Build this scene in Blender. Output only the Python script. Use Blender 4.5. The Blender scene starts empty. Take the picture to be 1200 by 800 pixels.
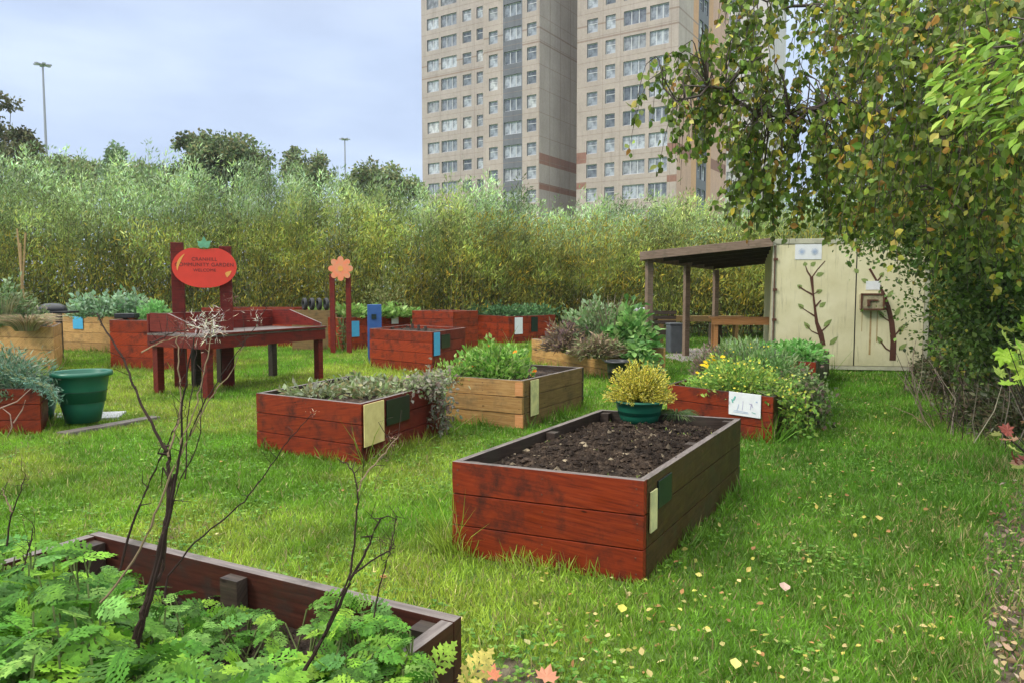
import bpy, math, numpy as np
from mathutils import Vector
rng = np.random.default_rng(11)
R = math.radians
scene = bpy.context.scene
COL = scene.collection
F = 867.0; H0 = 1.6; TH = math.atan(59 / 867)

# ------------------------------------------------------------------ placing
def ray(x, y):
    cx = (x - 600) / F; cy = (400 - y) / F
    return np.array((cx, math.cos(TH) + cy * math.sin(TH), -math.sin(TH) + cy * math.cos(TH)))
def G(x, y, z=0.0):
    r = ray(x, y); t = (z - H0) / r[2]
    return np.array((r[0] * t, r[1] * t, z))
def P(x, y, d):
    r = ray(x, y); t = d / r[1]
    return np.array((r[0] * t, d, H0 + r[2] * t))
def unit(v):
    v = np.asarray(v, float); n = np.linalg.norm(v, axis=-1, keepdims=True)
    return v / np.maximum(n, 1e-9)
def V(*a): return np.array(a, float)
Z3 = V(0, 0, 1)

# ------------------------------------------------------------------ noise
_g = np.random.default_rng(3).random((64, 64))
def vnoise(x, y, s=1.0, off=0.0):
    x = np.asarray(x) / s + 31.7 + off; y = np.asarray(y) / s + 17.3 + off
    xi = np.floor(x).astype(int); yi = np.floor(y).astype(int)
    fx = x - xi; fy = y - yi
    fx = fx * fx * (3 - 2 * fx); fy = fy * fy * (3 - 2 * fy)
    a = _g[xi % 64, yi % 64]; b = _g[(xi + 1) % 64, yi % 64]
    c = _g[xi % 64, (yi + 1) % 64]; d = _g[(xi + 1) % 64, (yi + 1) % 64]
    return (a * (1 - fx) + b * fx) * (1 - fy) + (c * (1 - fx) + d * fx) * fy

# ------------------------------------------------------------------ mesh builder
class MB:
    def __init__(s): s.v = []; s.n = 0; s.f = {}; s.hascol = False; s.col = []
    def add(s, verts, faces, mat=0, col=None, uv=None):
        verts = np.asarray(verts, float).reshape(-1, 3)
        faces = np.asarray(faces, int)
        k = faces.shape[1]
        s.v.append(verts)
        if uv is None: uv = np.zeros((faces.size, 2))
        m = np.full(len(faces), mat) if np.isscalar(mat) else np.asarray(mat)
        s.f.setdefault(k, []).append((faces + s.n, m, np.asarray(uv).reshape(-1, 2)))
        if col is not None:
            s.hascol = True
            c = np.asarray(col, float)
            if c.ndim == 1: c = np.tile(c, (len(verts), 1))
            s.col.append(c)
        else: s.col.append(np.full((len(verts), 3), .5))
        s.n += len(verts)
    def box(s, o, a, b, c, mat=0, topmat=None):
        """box from corner o with edge vectors a (long), b, c; UV in metres, u along a"""
        o, a, b, c = [np.asarray(q, float) for q in (o, a, b, c)]
        vs = [o, o + a, o + a + b, o + b, o + c, o + a + c, o + a + b + c, o + b + c]
        fs = [(0, 3, 2, 1), (4, 5, 6, 7), (0, 1, 5, 4), (2, 3, 7, 6), (1, 2, 6, 5), (3, 0, 4, 7)]
        if np.dot(np.cross(a, b), c) < 0: fs = [f[::-1] for f in fs]
        vs = np.array(vs); ru, rv = rng.random(2) * 20
        au, bu, cu = unit(a), unit(b), unit(c)
        uvs = []
        for f in fs:
            for i in f:
                p = vs[i] - o
                uvs.append((ru + p @ au, rv + p @ bu * .9 + p @ cu))
        mats = [mat] * 6
        if topmat is not None:
            for i, f in enumerate(fs):
                q = vs[list(f)]; nn = unit(np.cross(q[1] - q[0], q[2] - q[0]))
                if nn[2] > .9: mats[i] = topmat
        s.add(vs, fs, np.array(mats), uv=uvs)
    def cbox(s, cx, cy, z0, w, d, h, rot=0, mat=0, topmat=None):
        ca, sa = math.cos(rot), math.sin(rot)
        a = V(ca, sa, 0) * w; b = V(-sa, ca, 0) * d
        s.box(V(cx, cy, z0) - a / 2 - b / 2, a, b, V(0, 0, h), mat, topmat)
    def tubes(s, Pn, Rn, sides=5, mat=0, col=None):
        """Pn (n,m,3) polylines, Rn (n,m) radii"""
        Pn = np.asarray(Pn, float); Rn = np.asarray(Rn, float)
        n, m = Pn.shape[:2]
        T = np.empty_like(Pn); T[:, 1:-1] = Pn[:, 2:] - Pn[:, :-2]; T[:, 0] = Pn[:, 1] - Pn[:, 0]; T[:, -1] = Pn[:, -1] - Pn[:, -2]
        T = unit(T)
        ref = np.where(np.abs(T[..., 2:3]) > .9, V(1, 0, 0), V(0, 0, 1))
        A = unit(np.cross(T, ref)); B = np.cross(T, A)
        ang = np.arange(sides) * 2 * math.pi / sides
        vs = Pn[:, :, None] + Rn[:, :, None, None] * (A[:, :, None] * np.cos(ang)[None, None, :, None] + B[:, :, None] * np.sin(ang)[None, None, :, None])
        i, j, k = np.meshgrid(np.arange(n), np.arange(m - 1), np.arange(sides), indexing='ij')
        k2 = (k + 1) % sides; b0 = (i * m + j) * sides; b1 = (i * m + j + 1) * sides
        fs = np.stack([b0 + k, b0 + k2, b1 + k2, b1 + k], -1).reshape(-1, 4)
        if col is not None:
            c = np.asarray(col, float)
            col = np.tile(c, (vs.size // 3, 1)) if c.ndim == 1 else np.repeat(c, m * sides, 0)
        s.add(vs, fs, mat, col)
        # caps
        if sides >= 6:
            caps = np.arange(sides)[None] + (np.arange(n) * m * sides + (m - 1) * sides)[:, None]
            s.add(vs.reshape(-1, 3), caps, mat, col)
    def tube(s, pts, r0, r1=None, sides=6, mat=0, col=None):
        pts = np.asarray(pts, float); m = len(pts)
        r1 = r0 if r1 is None else r1
        s.tubes(pts[None], np.linspace(r0, r1, m)[None], sides, mat, col)
    def lathe(s, c, prof, seg=32, mat=0):
        c = np.asarray(c, float); ang = np.arange(seg) * 2 * math.pi / seg
        vs = np.array([[(c[0] + r * math.cos(a), c[1] + r * math.sin(a), c[2] + z) for a in ang] for r, z in prof])
        m = len(prof); fs = []
        for j in range(m - 1):
            for k in range(seg):
                k2 = (k + 1) % seg
                fs.append((j * seg + k, j * seg + k2, (j + 1) * seg + k2, (j + 1) * seg + k))
        s.add(vs, fs, mat)
    def leaves(s, Pp, D, N, S, tm, col, W=1.0, mat=0):
        """Pp base points, D direction, N normal hint, S length, tm=(verts,faces list)"""
        tv, tf = tm; n = len(Pp)
        if n == 0: return
        D = unit(D); X = unit(np.cross(D, N)); Nn = np.cross(X, D)
        S = np.broadcast_to(np.asarray(S, float), (n,)); W = np.broadcast_to(np.asarray(W, float), (n,))
        tv = np.asarray(tv, float)
        vs = Pp[:, None] + S[:, None, None] * (X[:, None] * (tv[None, :, 0:1] * W[:, None, None]) + D[:, None] * tv[None, :, 1:2] + Nn[:, None] * tv[None, :, 2:3])
        k = len(tv); vs = vs.reshape(-1, 3); cc = np.repeat(np.asarray(col, float), k, 0)
        first = True
        for grp in tf:
            g = np.asarray(grp); fs = (g[None] + (np.arange(n) * k)[:, None, None]).reshape(-1, g.shape[1])
            if first: s.add(vs, fs, mat, cc); base = s.n - len(vs); first = False
            else: s.f.setdefault(g.shape[1], []).append((fs + base, np.full(len(fs), mat), np.zeros((fs.size, 2))))
    def build(s, name, mats, parent=None, origin=None, smooth=False, kind=None, bevel=0):
        if not isinstance(mats, (list, tuple)): mats = [mats]
        v = np.concatenate(s.v); origin = np.zeros(3) if origin is None else np.asarray(origin, float)
        v = v - origin
        me = bpy.data.meshes.new(name)
        loops = []; starts = []; mi = []; uvs = []; off = 0
        for k, lst in s.f.items():
            for fs, m, uv in lst:
                loops.append(fs.reshape(-1)); starts.append(off + np.arange(len(fs)) * k); off += fs.size
                mi.append(m); uvs.append(uv)
        loops = np.concatenate(loops); starts = np.concatenate(starts); mi = np.concatenate(mi); uvs = np.concatenate(uvs)
        me.vertices.add(len(v)); me.vertices.foreach_set('co', v.astype(np.float32).ravel())
        me.loops.add(len(loops)); me.loops.foreach_set('vertex_index', loops.astype(np.int32))
        me.polygons.add(len(starts)); me.polygons.foreach_set('loop_start', starts.astype(np.int32))
        for mm in mats: me.materials.append(mm)
        me.polygons.foreach_set('material_index', mi.astype(np.int32))
        me.update(calc_edges=True)
        uvl = me.uv_layers.new(name='UVMap'); uvl.data.foreach_set('uv', uvs.astype(np.float32).ravel())
        if s.hascol:
            ca = me.color_attributes.new('col', 'FLOAT_COLOR', 'POINT')
            c4 = np.ones((len(v), 4), np.float32); c4[:, :3] = np.concatenate(s.col)
            ca.data.foreach_set('color', c4.ravel())
        me.polygons.foreach_set('use_smooth', np.full(len(starts), bool(smooth)))
        me.validate(); me.update()
        o = bpy.data.objects.new(name, me); COL.objects.link(o)
        if parent is not None:
            o.parent = parent
            o.location = Vector(origin) - parent.location if parent.type == 'EMPTY' or parent.location.length else Vector(origin)
        else: o.location = Vector(origin)
        if kind: o['kind'] = kind
        if bevel:
            bm = o.modifiers.new('bevel', 'BEVEL'); bm.width = bevel; bm.segments = 2; bm.limit_method = 'ANGLE'
        return o

def wpos(o):
    p = np.zeros(3)
    while o is not None: p = p + np.array(o.location); o = o.parent
    return p
def build_at(mb, name, mats, parent, **k):
    """mesh given in world coordinates, parented under parent (no rotations used)"""
    o = mb.build(name, mats, None, origin=wpos(parent), **k)
    o.parent = parent; o.location = (0, 0, 0)
    return o
def thing(name, label, cat, loc, group=None):
    o = bpy.data.objects.new(name, None); COL.objects.link(o)
    o.location = Vector([float(q) for q in loc]); o.empty_display_size = .2
    o['label'] = label; o['category'] = cat
    if group: o['group'] = group
    return o
def tag(o, label, cat, group=None, kind=None):
    if label: o['label'] = label
    if cat: o['category'] = cat
    if group: o['group'] = group
    if kind: o['kind'] = kind
    return o

# ------------------------------------------------------------------ materials
def newmat(name):
    m = bpy.data.materials.new(name); m.use_nodes = True
    nt = m.node_tree; b = nt.nodes['Principled BSDF']
    return m, nt, b
def nd(nt, t, **k):
    n = nt.nodes.new(t)
    for a, b in k.items():
        if a == 'inp':
            for i, v in b.items(): n.inputs[i].default_value = v
        else: setattr(n, a, b)
    return n
def ramp(nt, stops, fac=None, interp='LINEAR'):
    r = nt.nodes.new('ShaderNodeValToRGB'); e = r.color_ramp; e.interpolation = interp
    while len(e.elements) < len(stops): e.elements.new(.5)
    for el, (p, c) in zip(e.elements, stops):
        el.position = p; el.color = (c[0], c[1], c[2], 1) if not np.isscalar(c) else (c, c, c, 1)
    if fac is not None: nt.links.new(fac, r.inputs[0])
    return r
def mixc(nt, a, b, fac, mode='MIX'):
    m = nt.nodes.new('ShaderNodeMix'); m.data_type = 'RGBA'; m.blend_type = mode
    for sock, v in ((0, fac), (6, a), (7, b)):
        if isinstance(v, bpy.types.NodeSocket): nt.links.new(v, m.inputs[sock])
        elif sock == 0: m.inputs[0].default_value = v
        else: m.inputs[sock].default_value = (v[0], v[1], v[2], 1)
    return m.outputs[2]
def noise(nt, scale, detail=4, vec=None, rough=.6):
    n = nt.nodes.new('ShaderNodeTexNoise'); n.inputs['Scale'].default_value = scale
    n.inputs['Detail'].default_value = detail; n.inputs['Roughness'].default_value = rough
    if vec is not None: nt.links.new(vec, n.inputs['Vector'])
    return n.outputs['Fac']
def bump(nt, b, h, strength=.3, dist=.01):
    n = nt.nodes.new('ShaderNodeBump'); n.inputs['Strength'].default_value = strength; n.inputs['Distance'].default_value = dist
    nt.links.new(h, n.inputs['Height']); nt.links.new(n.outputs[0], b.inputs['Normal'])

def wood(name, c1, c2, c3, grime=(.05, .045, .03), gr=.5, rough=.5, var=.35):
    m, nt, b = newmat(name); L = nt.links
    uv = nd(nt, 'ShaderNodeTexCoord'); mp = nd(nt, 'ShaderNodeMapping'); mp.inputs['Scale'].default_value = (2.2, 34, 1)
    L.new(uv.outputs['UV'], mp.inputs[0])
    g = noise(nt, 1.6, 6, mp.outputs[0], .65)
    col = ramp(nt, [(.28, c2), (.5, c1), (.72, c3)], g).outputs[0]
    geo = nd(nt, 'ShaderNodeNewGeometry')
    hv = nd(nt, 'ShaderNodeHueSaturation'); L.new(col, hv.inputs['Color'])
    mr = nd(nt, 'ShaderNodeMapRange', inp={3: 1 - var, 4: 1 + var * .6}); L.new(geo.outputs['Random Per Island'], mr.inputs[0]); L.new(mr.outputs[0], hv.inputs['Value'])
    n2 = noise(nt, 5.0, 8, uv.outputs['Object'], .7)
    r2 = ramp(nt, [(.5, 0), (.68, 1)], n2).outputs[0]
    f = nd(nt, 'ShaderNodeMath', operation='MULTIPLY', inp={1: gr}); L.new(r2, f.inputs[0])
    col = mixc(nt, hv.outputs[0], grime, f.outputs[0])
    # knots
    mp2 = nd(nt, 'ShaderNodeMapping'); mp2.inputs['Scale'].default_value = (3.2, 9, 1); L.new(uv.outputs['UV'], mp2.inputs[0])
    vo = nd(nt, 'ShaderNodeTexVoronoi', inp={'Scale': 1.3}); L.new(mp2.outputs[0], vo.inputs['Vector'])
    kr = ramp(nt, [(.05, 1), (.1, 0)], vo.outputs['Distance']).outputs[0]
    col = mixc(nt, col, tuple(q * .35 for q in c2), kr)
    L.new(col, b.inputs['Base Color']); b.inputs['Specular IOR Level'].default_value = .22
    rr = ramp(nt, [(.3, rough - .15), (.7, rough + .2)], n2); L.new(rr.outputs[0], b.inputs['Roughness'])
    bump(nt, b, g, .35, .004)
    return m
def plain(name, c, rough=.6, var=.25, scale=6, c2=None, metallic=0, bmp=.1):
    m, nt, b = newmat(name); tc = nd(nt, 'ShaderNodeTexCoord')
    n = noise(nt, scale, 6, tc.outputs['Object'], .65)
    c2 = c2 or tuple(q * (1 - var) for q in c)
    r = ramp(nt, [(.35, c2), (.62, c)], n); nt.links.new(r.outputs[0], b.inputs['Base Color'])
    b.inputs['Roughness'].default_value = rough; b.inputs['Metallic'].default_value = metallic
    if bmp: bump(nt, b, n, bmp, .01)
    return m
def leafmat(name, rough=.45, trans=.35, spec=.5, gain=1.0, mottle=0):
    m, nt, b = newmat(name); L = nt.links
    a = nd(nt, 'ShaderNodeAttribute', attribute_name='col')
    geo = nd(nt, 'ShaderNodeNewGeometry')
    hv = nd(nt, 'ShaderNodeHueSaturation'); L.new(a.outputs['Color'], hv.inputs['Color'])
    mr = nd(nt, 'ShaderNodeMapRange', inp={3: .72 * gain, 4: 1.3 * gain}); L.new(geo.outputs['Random Per Island'], mr.inputs[0]); L.new(mr.outputs[0], hv.inputs['Value'])
    src = hv.outputs[0]
    if mottle:
        tc = nd(nt, 'ShaderNodeTexCoord'); nn_ = noise(nt, 60, 5, tc.outputs['Object'], .7)
        src = mixc(nt, src, ramp(nt, [(.35, (.5, .55, .5)), (.6, (1.15, 1.1, 1))], nn_).outputs[0], mottle, 'MULTIPLY'); bump(nt, b, nn_, .5, .004)
    L.new(src, b.inputs['Base Color']); b.inputs['Roughness'].default_value = rough
    b.inputs['Specular IOR Level'].default_value = spec
    t = nd(nt, 'ShaderNodeBsdfTranslucent'); L.new(hv.outputs[0], t.inputs['Color'])
    mx = nd(nt, 'ShaderNodeMixShader'); mx.inputs[0].default_value = trans
    L.new(b.outputs[0], mx.inputs[1]); L.new(t.outputs[0], mx.inputs[2])
    L.new(mx.outputs[0], nt.nodes['Material Output'].inputs['Surface'])
    return m

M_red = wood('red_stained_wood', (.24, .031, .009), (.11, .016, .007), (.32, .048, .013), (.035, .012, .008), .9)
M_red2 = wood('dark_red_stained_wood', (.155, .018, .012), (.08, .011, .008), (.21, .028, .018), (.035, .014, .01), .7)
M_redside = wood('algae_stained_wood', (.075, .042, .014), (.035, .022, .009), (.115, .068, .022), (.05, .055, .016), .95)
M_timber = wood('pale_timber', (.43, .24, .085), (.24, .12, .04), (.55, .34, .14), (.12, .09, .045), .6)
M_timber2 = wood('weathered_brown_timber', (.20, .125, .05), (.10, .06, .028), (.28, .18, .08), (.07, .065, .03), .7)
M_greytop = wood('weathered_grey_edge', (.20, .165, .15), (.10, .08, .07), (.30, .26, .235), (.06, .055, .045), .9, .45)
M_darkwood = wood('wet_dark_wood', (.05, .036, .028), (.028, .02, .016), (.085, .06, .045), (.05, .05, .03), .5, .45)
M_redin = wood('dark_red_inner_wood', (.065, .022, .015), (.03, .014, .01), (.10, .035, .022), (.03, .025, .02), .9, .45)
M_bench = wood('orange_bench_wood', (.55, .25, .10), (.40, .17, .06), (.62, .32, .15), (.25, .12, .06), .3)
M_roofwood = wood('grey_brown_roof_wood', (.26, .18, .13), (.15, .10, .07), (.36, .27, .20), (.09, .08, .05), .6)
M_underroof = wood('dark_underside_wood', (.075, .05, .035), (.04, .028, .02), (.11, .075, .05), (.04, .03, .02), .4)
M_cream = None
M_leaf = leafmat('leaf', .5, .35, .28); M_leafdull = leafmat('dull_leaf', .65, .3, .15)
M_fresh = leafmat('fresh_leaf', .6, .35, .2, 1.0, .9)
M_grass = leafmat('grass_blade', .5, .4, .35, 1.0)
M_bark = plain('bark', (.10, .075, .05), .8, .5, 14)
M_stem = plain('dry_stem', (.055, .038, .028), .6, .5, 30)
M_greenstem = plain('green_stem', (.16, .20, .06), .6, .4, 20)
M_greenpot = plain('green_plastic', (.012, .13, .075), .35, .15, 3, bmp=.03)
M_blackpl = plain('black_plastic', (.018, .018, .02), .4, .3, 5)
M_blue = plain('blue_board', (.06, .36, .60), .5, .12, 12)
M_dkblue = plain('dark_blue_board', (.03, .10, .30), .5, .2, 12)
M_white = plain('white_board', (.75, .76, .78), .5, .08, 10, bmp=0)
M_yellow = plain('pale_yellow_board', (.74, .62, .26), .55, .12, 9, (.62, .50, .20))
M_yellow2 = plain('weathered_yellow_board', (.66, .62, .28), .55, .12, 9, (.42, .42, .20))
M_chalk = plain('blackboard', (.008, .022, .016), .35, .3, 7)
M_metal = plain('galvanised_metal', (.36, .37, .38), .45, .2, 20, metallic=.6)
M_rust = plain('rusty_iron', (.13, .05, .025), .8, .5, 30)
M_greybin = plain('grey_plastic', (.10, .11, .125), .5, .25, 6)
M_slab = plain('paving_slab', (.36, .37, .38), .6, .3, 9)
M_tyre = plain('tyre_rubber', (.03, .03, .032), .7, .3, 10)
M_cane = plain('bamboo_cane', (.50, .32, .15), .5, .3, 12)

def soilmat():
    m, nt, b = newmat('wet_soil'); tc = nd(nt, 'ShaderNodeTexCoord')
    n = noise(nt, 18, 9, tc.outputs['Object'], .75)
    geo = nd(nt, 'ShaderNodeNewGeometry'); r0 = ramp(nt, [(.3, (.016, .011, .008)), (.5, (.045, .031, .022)), (.62, (.10, .072, .05)), (.74, (.26, .19, .13))], n)
    lt = ramp(nt, [(.955, 0), (.965, 1)], geo.outputs['Random Per Island']).outputs[0]
    r = nd(nt, 'ShaderNodeMix', data_type='RGBA'); nt.links.new(lt, r.inputs[0]); nt.links.new(r0.outputs[0], r.inputs[6]); r.inputs[7].default_value = (.34, .28, .19, 1)
    big = ramp(nt, [(.35, (.40, .38, .37)), (.65, (1.15, 1.1, 1.05))], noise(nt, 3.2, 4, tc.outputs['Object'], .6))
    nt.links.new(mixc(nt, r.outputs[2], big.outputs[0], 1.0, 'MULTIPLY'), b.inputs['Base Color']); b.inputs['Roughness'].default_value = .9; b.inputs['Specular IOR Level'].default_value = .2
    bump(nt, b, noise(nt, 45, 6, tc.outputs['Object'], .7), .9, .02); return m
M_soil = soilmat()

# ------------------------------------------------------------------ leaf shapes
OV = ([(0, 0, 0), (.30, .28, .08), (.33, .55, .07), (0, 1, -.04), (-.33, .55, .07), (-.30, .28, .08)], [[(0, 1, 2, 3), (0, 3, 4, 5)]])
LAN = ([(0, 0, 0), (.10, .4, .03), (0, 1, -.10), (-.10, .4, .03)], [[(0, 1, 2, 3)]])
LANF = ([(0, 0, 0), (.13, .45, .03), (0, 1, -.12), (-.13, .45, .03)], [[(0, 1, 2), (0, 2, 3)]])
BLADE = ([(-.5, 0, 0), (.5, 0, 0), (.36, .55, .04), (-.36, .55, .04), (0, 1, .22)], [[(0, 1, 2, 3)], [(3, 2, 4)]])
BLADE1 = ([(-.5, 0, 0), (.5, 0, 0), (0, 1, .12)], [[(0, 1, 2)]])
def lobed():
    v = []; q = []; t = []
    def zz(x, y): return -.32 * y * y + .10 * abs(x) - .35 * x * x
    def lobe(o, ang, ln, wd, sg):
        ca, sa = math.sin(ang), math.cos(ang)      # ang from the midrib
        def pt(l_, w_): x = o[0] + l_ * ca * ln + w_ * wd * -sa; y = o[1] + l_ * sa * ln + w_ * wd * ca; return (sg * x, y, zz(x, y))
        b = len(v); v.extend([pt(0, -.35), pt(.35, -.5), pt(.50, -1.15), pt(.62, -.55), pt(.80, -1.0), pt(.86, -.35), pt(1.05, 0), pt(.84, .4), pt(.74, 1.1), pt(.58, .55), pt(.42, 1.15), pt(.32, .5), pt(0, .35)])
        q.extend([(b, b + 1, b + 11, b + 12), (b + 1, b + 3, b + 9, b + 11), (b + 3, b + 5, b + 7, b + 9)]); t.extend([(b + 5, b + 6, b + 7), (b + 1, b + 2, b + 3), (b + 3, b + 4, b + 5), (b + 7, b + 8, b + 9), (b + 9, b + 10, b + 11)])
    for y, ln, an in ((.10, .24, 1.25), (.24, .36, 1.12), (.39, .42, 1.0), (.54, .38, .88), (.68, .30, .72)):
        for sg in (1, -1): lobe((0, y), an, ln, .082, sg)
    lobe((0, .74), 0.0, .34, .10, 1)
    b = len(v); v += [(-.02, 0, 0), (.02, 0, 0), (.03, .4, zz(0, .4) + .003), (.02, .82, zz(0, .82) + .003), (-.02, .82, zz(0, .82) + .003), (-.03, .4, zz(0, .4) + .003)]; q += [(b, b + 1, b + 2, b + 5), (b + 5, b + 2, b + 3, b + 4)]
    return (v, [q, t])
LOBE = lobed()

def pick(cols, n, w=None, jit=.12):
    cols = np.asarray(cols, float); i = rng.choice(len(cols), n, p=w)
    return np.clip(cols[i] * (1 + rng.normal(0, jit, (n, 1))) * (1 + rng.normal(0, jit * .4, (n, 3))), .003, 1)
def rdir(n, up=0.0):
    d = unit(rng.normal(size=(n, 3))); d[:, 2] += up; return unit(d)

# ------------------------------------------------------------------ world + camera + light
w = bpy.data.worlds.new('World'); scene.world = w; w.use_nodes = True
nt = w.node_tree; L = nt.links; bg = nt.nodes['Background']; wo = nt.nodes['World Output']
sky = nd(nt, 'ShaderNodeTexSky', sky_type='NISHITA'); sky.sun_disc = False
SUN_EL, SUN_AZ = R(42), R(-118)      # azimuth measured from +Y towards +X
sky.sun_elevation = SUN_EL; sky.sun_rotation = SUN_AZ
L.new(sky.outputs[0], bg.inputs[0]); bg.inputs[1].default_value = .06
tc = nd(nt, 'ShaderNodeTexCoord'); sp = nd(nt, 'ShaderNodeSeparateXYZ'); L.new(tc.outputs['Generated'], sp.inputs[0])
mp = nd(nt, 'ShaderNodeMapping'); mp.inputs['Scale'].default_value = (1.6, 1.6, 5.5); L.new(tc.outputs['Generated'], mp.inputs[0])
cn = noise(nt, 1.7, 7, mp.outputs[0], .52)
cc = ramp(nt, [(.32, (.36, .445, .62)), (.52, (.44, .535, .71)), (.72, (.54, .635, .78))], cn)
el = nd(nt, 'ShaderNodeMapRange', inp={1: .28, 2: .95, 3: 1.0, 4: 3.9}); el.interpolation_type = 'SMOOTHSTEP'; L.new(sp.outputs[2], el.inputs[0])
bg2 = nd(nt, 'ShaderNodeBackground'); hz = nd(nt, 'ShaderNodeMapRange', inp={1: .30, 2: .65, 3: 0, 4: 1}); L.new(sp.outputs[2], hz.inputs[0])
L.new(mixc(nt, cc.outputs[0], (.60, .61, .605), hz.outputs[0]), bg2.inputs[0]); L.new(el.outputs[0], bg2.inputs[1])
mx = nd(nt, 'ShaderNodeMixShader'); mx.inputs[0].default_value = .9
L.new(bg.outputs[0], mx.inputs[1]); L.new(bg2.outputs[0], mx.inputs[2]); L.new(mx.outputs[0], wo.inputs['Surface'])

ld = bpy.data.lights.new('sun', 'SUN'); ld.energy = 1.5; ld.angle = R(14); ld.color = (1, .94, .84)
lo = bpy.data.objects.new('sun', ld); COL.objects.link(lo)
sd = V(math.sin(SUN_AZ) * math.cos(SUN_EL), math.cos(SUN_AZ) * math.cos(SUN_EL), math.sin(SUN_EL))
lo.rotation_euler = Vector(-sd).to_track_quat('-Z', 'Y').to_euler(); lo.location = (-20, -10, 40)

cam = bpy.data.cameras.new('camera'); co = bpy.data.objects.new('camera', cam); COL.objects.link(co)
cam.lens = F / 1200 * 36; cam.sensor_width = 36; cam.clip_end = 3000; cam.clip_start = .05
co.location = (0, 0, H0); co.rotation_euler = (math.pi / 2 - TH, 0, 0); scene.camera = co
vs_ = scene.view_settings; vs_.view_transform = 'Standard'; vs_.look = 'None'; vs_.gamma = 1; vs_.exposure = .6
scene.cycles.max_bounces = 6; scene.cycles.diffuse_bounces = 3; scene.cycles.glossy_bounces = 2; scene.cycles.transparent_max_bounces = 4
scene.cycles.use_denoising = True; scene.cycles.transmission_bounces = 2; scene.cycles.volume_bounces = 0

# ------------------------------------------------------------------ beds
FOOT = []     # footprints (quads) with no lawn
BEDS = {}
def inquad(p, q):
    """p (n,2) inside convex quad q (4,2)"""
    q = np.asarray(q); s = []
    for i in range(4):
        a = q[i]; b = q[(i + 1) % 4]
        s.append((b[0] - a[0]) * (p[:, 1] - a[1]) - (b[1] - a[1]) * (p[:, 0] - a[0]))
    s = np.array(s); return np.all(s > 0, 0) | np.all(s < 0, 0)

def soil_obj(root, N, a, b, z, mound=.03, clods=200, cs=.03, mat=None, slope=None):
    mb = MB(); nx, ny = 70, 70
    u, v = np.meshgrid(np.linspace(0, 1, nx), np.linspace(0, 1, ny), indexing='ij')
    p = N[None, None] + u[..., None] * a + v[..., None] * b
    env = np.sin(math.pi * u) ** .5 * np.sin(math.pi * v) ** .5
    zz = z + mound * env + .03 * (vnoise(p[..., 0], p[..., 1], .16) - .5) + .022 * (vnoise(p[..., 0], p[..., 1], .04) - .5)
    if slope: zz = zz + slope * v
    p[..., 2] = zz
    i, j = np.meshgrid(np.arange(nx - 1), np.arange(ny - 1), indexing='ij'); k = i * ny + j
    fs = np.stack([k, k + ny, k + ny + 1, k + 1], -1).reshape(-1, 4)
    mb.add(p.reshape(-1, 3), fs)
    if clods:
        oc = np.array([(1, 0, 0), (-1, 0, 0), (0, 1, 0), (0, -1, 0), (0, 0, 1), (0, 0, -1)], float)
        of = np.array([(0, 2, 4), (2, 1, 4), (1, 3, 4), (3, 0, 4), (2, 0, 5), (1, 2, 5), (3, 1, 5), (0, 3, 5)])
        uu = rng.random((clods, 2)) * .96 + .02
        ii = np.clip((uu[:, 0] * (nx - 1)).astype(int), 0, nx - 1); jj = np.clip((uu[:, 1] * (ny - 1)).astype(int), 0, ny - 1)
        c = p[ii, jj] + rng.normal(0, .008, (clods, 3))
        s = cs * rng.random(clods) ** 7 + .004
        vs = c[:, None] + oc[None] * s[:, None, None] * (1 + rng.normal(0, .35, (clods, 6, 1))) * V(1, 1, .7)
        mb.add(vs.reshape(-1, 3), (of[None] + (np.arange(clods) * 6)[:, None, None]).reshape(-1, 3))
    return build_at(mb, 'soil', mat or M_soil, root)

def board(N, a, tin, H, n, gap=.007, z0=0.0, top=True, jitter=.006, mat=0):
    """planks stacked on edge from corner N along a, thickness vector tin (inwards)"""
    mb = MB(); h = (H - z0) / n
    for i in range(n):
        off = tin * rng.uniform(-1, 1) * jitter / max(np.linalg.norm(tin), 1e-6)
        mb.box(N + off + Z3 * (z0 + i * h), a, tin, Z3 * (h - (gap if i < n - 1 else 0)), mat, 1 if (i == n - 1 and top) else None)
        if N[1] < 12 and top:
            e = unit(a); ti = unit(tin); la = np.linalg.norm(a)
            for u in (.035, la - .045, la * .5):
                for v in (.25, .72): mb.box(N + off + e * (u + rng.normal(0, .004)) + Z3 * (z0 + (i + v) * h) - ti * .0025, e * .009, ti * .004, Z3 * .009, 2)
    return mb

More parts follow.
